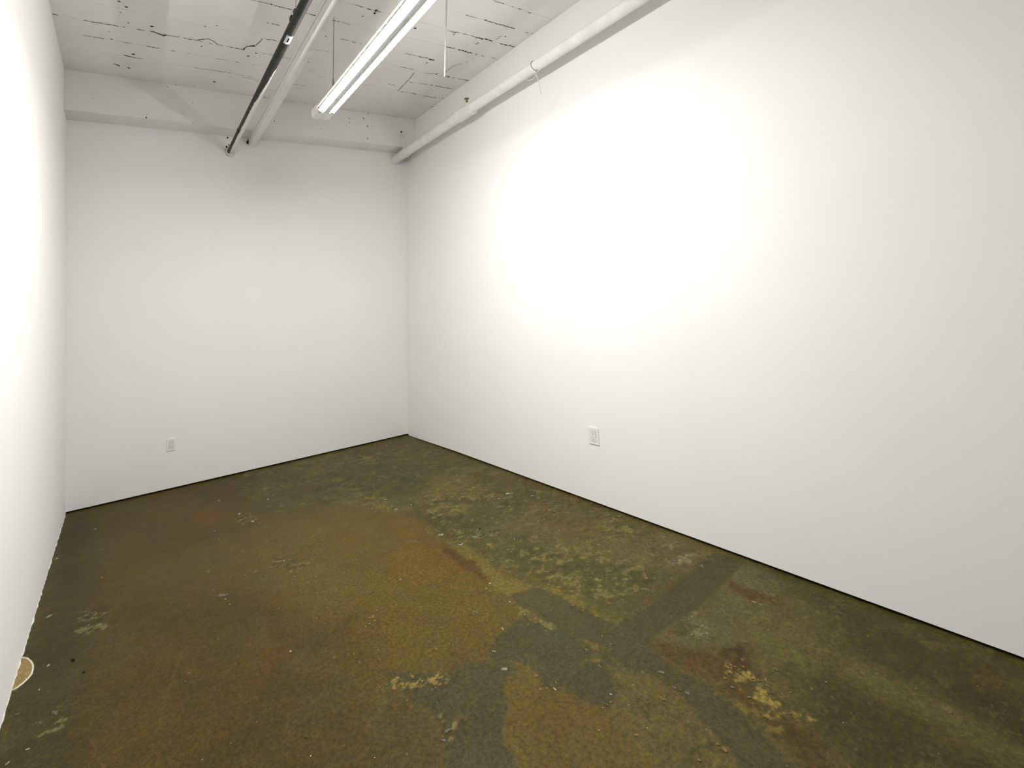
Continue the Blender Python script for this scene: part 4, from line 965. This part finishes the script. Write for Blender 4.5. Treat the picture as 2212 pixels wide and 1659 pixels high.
# ------------------------------------------------------------------ white sprinkler main along the right wall
wp = empty('sprinkler_pipe', (0.045, 0, 3.365), 0.0)
tag(wp, 'thick white painted sprinkler pipe running along the right wall', 'pipe')
def wpt(y, dx=0, dz=0):
    return Vector((0.0165 * (y + 0.12) * (1 if y > -1.7 else 1) * 0.7 + dx, y, -0.0125 * (y + 0.12) * (1.0 if y > -1.8 else 0.0) + (0.021 if y <= -1.8 else 0) + dz))
RF, RN = 0.054, 0.047
far = [wpt(y) for y in np.linspace(-0.10, -1.60, 12)]
near = [wpt(y) for y in np.linspace(-1.805, -6.2, 16)]
near = [wpt(-1.60)] + near
smooth_auto(link('pipe', tube_me('pipe', far, RF, 28), m_pipe, wp))
smooth_auto(link('pipe', tube_me('pipe', near, RN, 28), m_pipe, wp))
cpt = [wpt(y) for y in (-1.545, -1.55, -1.575, -1.58, -1.60, -1.605, -1.76, -1.765, -1.785, -1.79)]
cp = link('coupling', tube_me('coupling', cpt, [RF, 0.064, 0.064, 0.058, 0.058, 0.064, 0.064, 0.066, 0.066, RN], 28), m_pipe, wp)
smooth_auto(cp)
tp = wpt(-1.71)
link('outlet_boss', tube_me('outlet_boss', [tp + Vector((0, 0, 0.03)), tp + Vector((0, 0, 0.082))], [0.024, 0.018], 16), m_pipe, wp, smooth=True)
sh = link('sprinkler_head', tube_me('sprinkler_head', [tp + Vector((0, 0, h)) for h in (0.080, 0.090, 0.092, 0.104)], [0.0125, 0.0125, 0.009, 0.008], 14), m_brass, wp)
sh['label'] = 'small upright brass sprinkler head'
for sg in (-1, 1):
    q0 = tp + Vector((0, 0, 0.090))
    link('frame_arm', tube_me('frame_arm', [q0 + Vector((0, sg * 0.010, 0)), q0 + Vector((0, sg * 0.0145, 0.014)), q0 + Vector((0, sg * 0.010, 0.030)), q0 + Vector((0, 0, 0.036))], 0.0028, 8), m_brass, sh, smooth=True)
link('glass_bulb', tube_me('glass_bulb', [tp + Vector((0, 0, h)) for h in (0.103, 0.110, 0.120)], [0.002, 0.0028, 0.0015], 8), m_steel, sh)
link('deflector', tube_me('deflector', [tp + Vector((0, 0, 0.124)), tp + Vector((0, 0, 0.1265)), tp + Vector((0, 0, 0.131))], [0.025, 0.025, 0.008], 20), m_brass, sh)
# hanger by the beam
hp = wpt(-0.42)
bm = bmesh.new()
bm_tube(bm, [hp + Vector((math.cos(a) * (RF + 0.003), 0, math.sin(a) * (RF + 0.003))) for a in np.linspace(0, 2 * math.pi, 33)[:-1]], 0.004, 6, close=True)
link('hanger_ring', bm_done(bm, 'hanger_ring'), m_pipe, wp, smooth=True)
hb_top = Vector((-0.010, -0.388, 0.262))
link('hanger_rod', tube_me('hanger_rod', [hp + Vector((-0.01, 0, RF - 0.004)), Vector((hp.x - 0.008, -0.40, 0.15)), hb_top], 0.0105, 10), m_pipe, wp, smooth=True)
bm = bmesh.new(); bm_box(bm, hb_top.x - 0.022, hb_top.x + 0.022, BEAM_Y - 0.034, BEAM_Y + 0.0, hb_top.z - 0.02, hb_top.z + 0.018, 0.004)
clamp = link('beam_clamp', bm_done(bm, 'beam_clamp'), m_pipe, wp)
link('bolt', tube_me('bolt', [(hb_top.x - 0.024, BEAM_Y - 0.03, hb_top.z + 0.004), (hb_top.x - 0.024, BEAM_Y - 0.044, hb_top.z + 0.004)], 0.011, 6), m_crack, clamp)
# collar at the wall
link('wall_collar', tube_me('wall_collar', [wpt(-0.120), wpt(-0.140)], [RF + 0.008, RF + 0.004], 28), m_pipe, wp, smooth=True)

# ------------------------------------------------------------------ tie wire twisted round the white pipe
c0 = wpt(-2.70)
loop = [(math.cos(a) * (RN + 0.003), 0.035 * math.sin(a * 0.5 + 0.4), math.sin(a) * (RN + 0.003)) for a in np.linspace(math.radians(-60), math.radians(250), 26)]
tw = link('tie_wire', tube_me('tie_wire', loop, 0.0026, 6), m_steel, wp, tuple(c0), True)
tw['label'] = 'thin wire looped round the pipe with a hanging tail'
e = Vector(loop[-1])
link('tail', tube_me('tail', [e, e + Vector((0.004, -0.004, -0.05)), e + Vector((0.02, 0, -0.12)), e + Vector((0.045, 0.01, -0.195))], [0.003, 0.003, 0.0028, 0.0022], 8), m_wire, tw, smooth=True)
link('twist', tube_me('twist', [e + Vector((0.0, 0, -0.004)), e + Vector((0.012, -0.03, 0.012)), e + Vector((0.02, -0.06, 0.03))], [0.006, 0.004, 0.002], 8), m_steel, tw, smooth=True)
lp = [(0.0 + 0.02 * math.sin(a), 0.10 + 0.055 * math.cos(a), -RN - 0.004 - 0.028 * math.sin(a)) for a in np.linspace(0, math.pi, 14)]
link('slack_loop', tube_me('slack_loop', lp, 0.0026, 6), m_wire, tw, smooth=True)

# ------------------------------------------------------------------ wall outlets
def outlet(name, loc, rot, label, pw, ph):
    root = empty(name, loc)
    R_ = Matrix((rot[0], rot[1], rot[2])).transposed()      # columns: width, into the wall, up the wall
    root.rotation_euler = R_.to_euler()
    tag(root, label, 'outlet', 'wall outlets')
    bm = bmesh.new(); bm_box(bm, -pw / 2, pw / 2, -0.0065, 0.0, -ph / 2, ph / 2, 0.0022)
    link('plate', bm_done(bm, 'plate'), m_plate, root)
    rw, rh = 0.0172 * pw / 0.074, 0.0345 * ph / 0.116
    bm = bmesh.new()
    for x0, x1, z0, z1 in ((-rw - 0.0016, rw + 0.0016, -rh - 0.0016, -rh), (-rw - 0.0016, rw + 0.0016, rh, rh + 0.0016), (-rw - 0.0016, -rw, -rh, rh), (rw, rw + 0.0016, -rh, rh)):
        bm_box(bm, x0, x1, -0.0069, -0.004, z0, z1)
    link('receptacle_gap', bm_done(bm, 'receptacle_gap'), m_slot, root)
    bm = bmesh.new(); bm_box(bm, -rw, rw, -0.0085, -0.003, -rh, rh, 0.0008)
    rec = link('receptacle', bm_done(bm, 'receptacle'), m_plate, root)
    for cz in (rh * 0.52, -rh * 0.46):
        for sx, hh in ((-1, 0.0042), (1, 0.0034)):
            link('slot', box_me('slot', sx * rw * 0.40 - 0.0018, sx * rw * 0.40 + 0.0018, -0.0088, -0.0075, cz + 0.003 - hh + 0.002, cz + 0.003 + hh + 0.002), m_slot, rec)
        bm = bmesh.new(); bm_tube(bm, [(0, -0.0088, cz - 0.0075), (0, -0.0075, cz - 0.0075)], 0.0034, 12)
        link('ground_hole', bm_done(bm, 'ground_hole'), m_slot, rec)
    for z in (-ph * 0.42, ph * 0.42):
        bm = bmesh.new(); bm_tube(bm, [(0, -0.0072, z), (0, -0.005, z)], 0.0026, 10)
        link('screw', bm_done(bm, 'screw'), m_plate, root)
    return root
outlet('wall_outlet', (-2.5326, yb(0.405), 0.405), ((1, 0, 0), Vector((0, 1, -LB)).normalized(), Vector((0, LB, 1)).normalized()), 'white wall outlet low on the end wall near its left corner', 0.072, 0.112)
outlet('wall_outlet', (xr(0.4726), -2.8028, 0.4726), ((0, -1, 0), Vector((1, 0, -LR)).normalized(), Vector((LR, 0, 1)).normalized()), 'white wall outlet low on the long right wall', 0.092, 0.118)
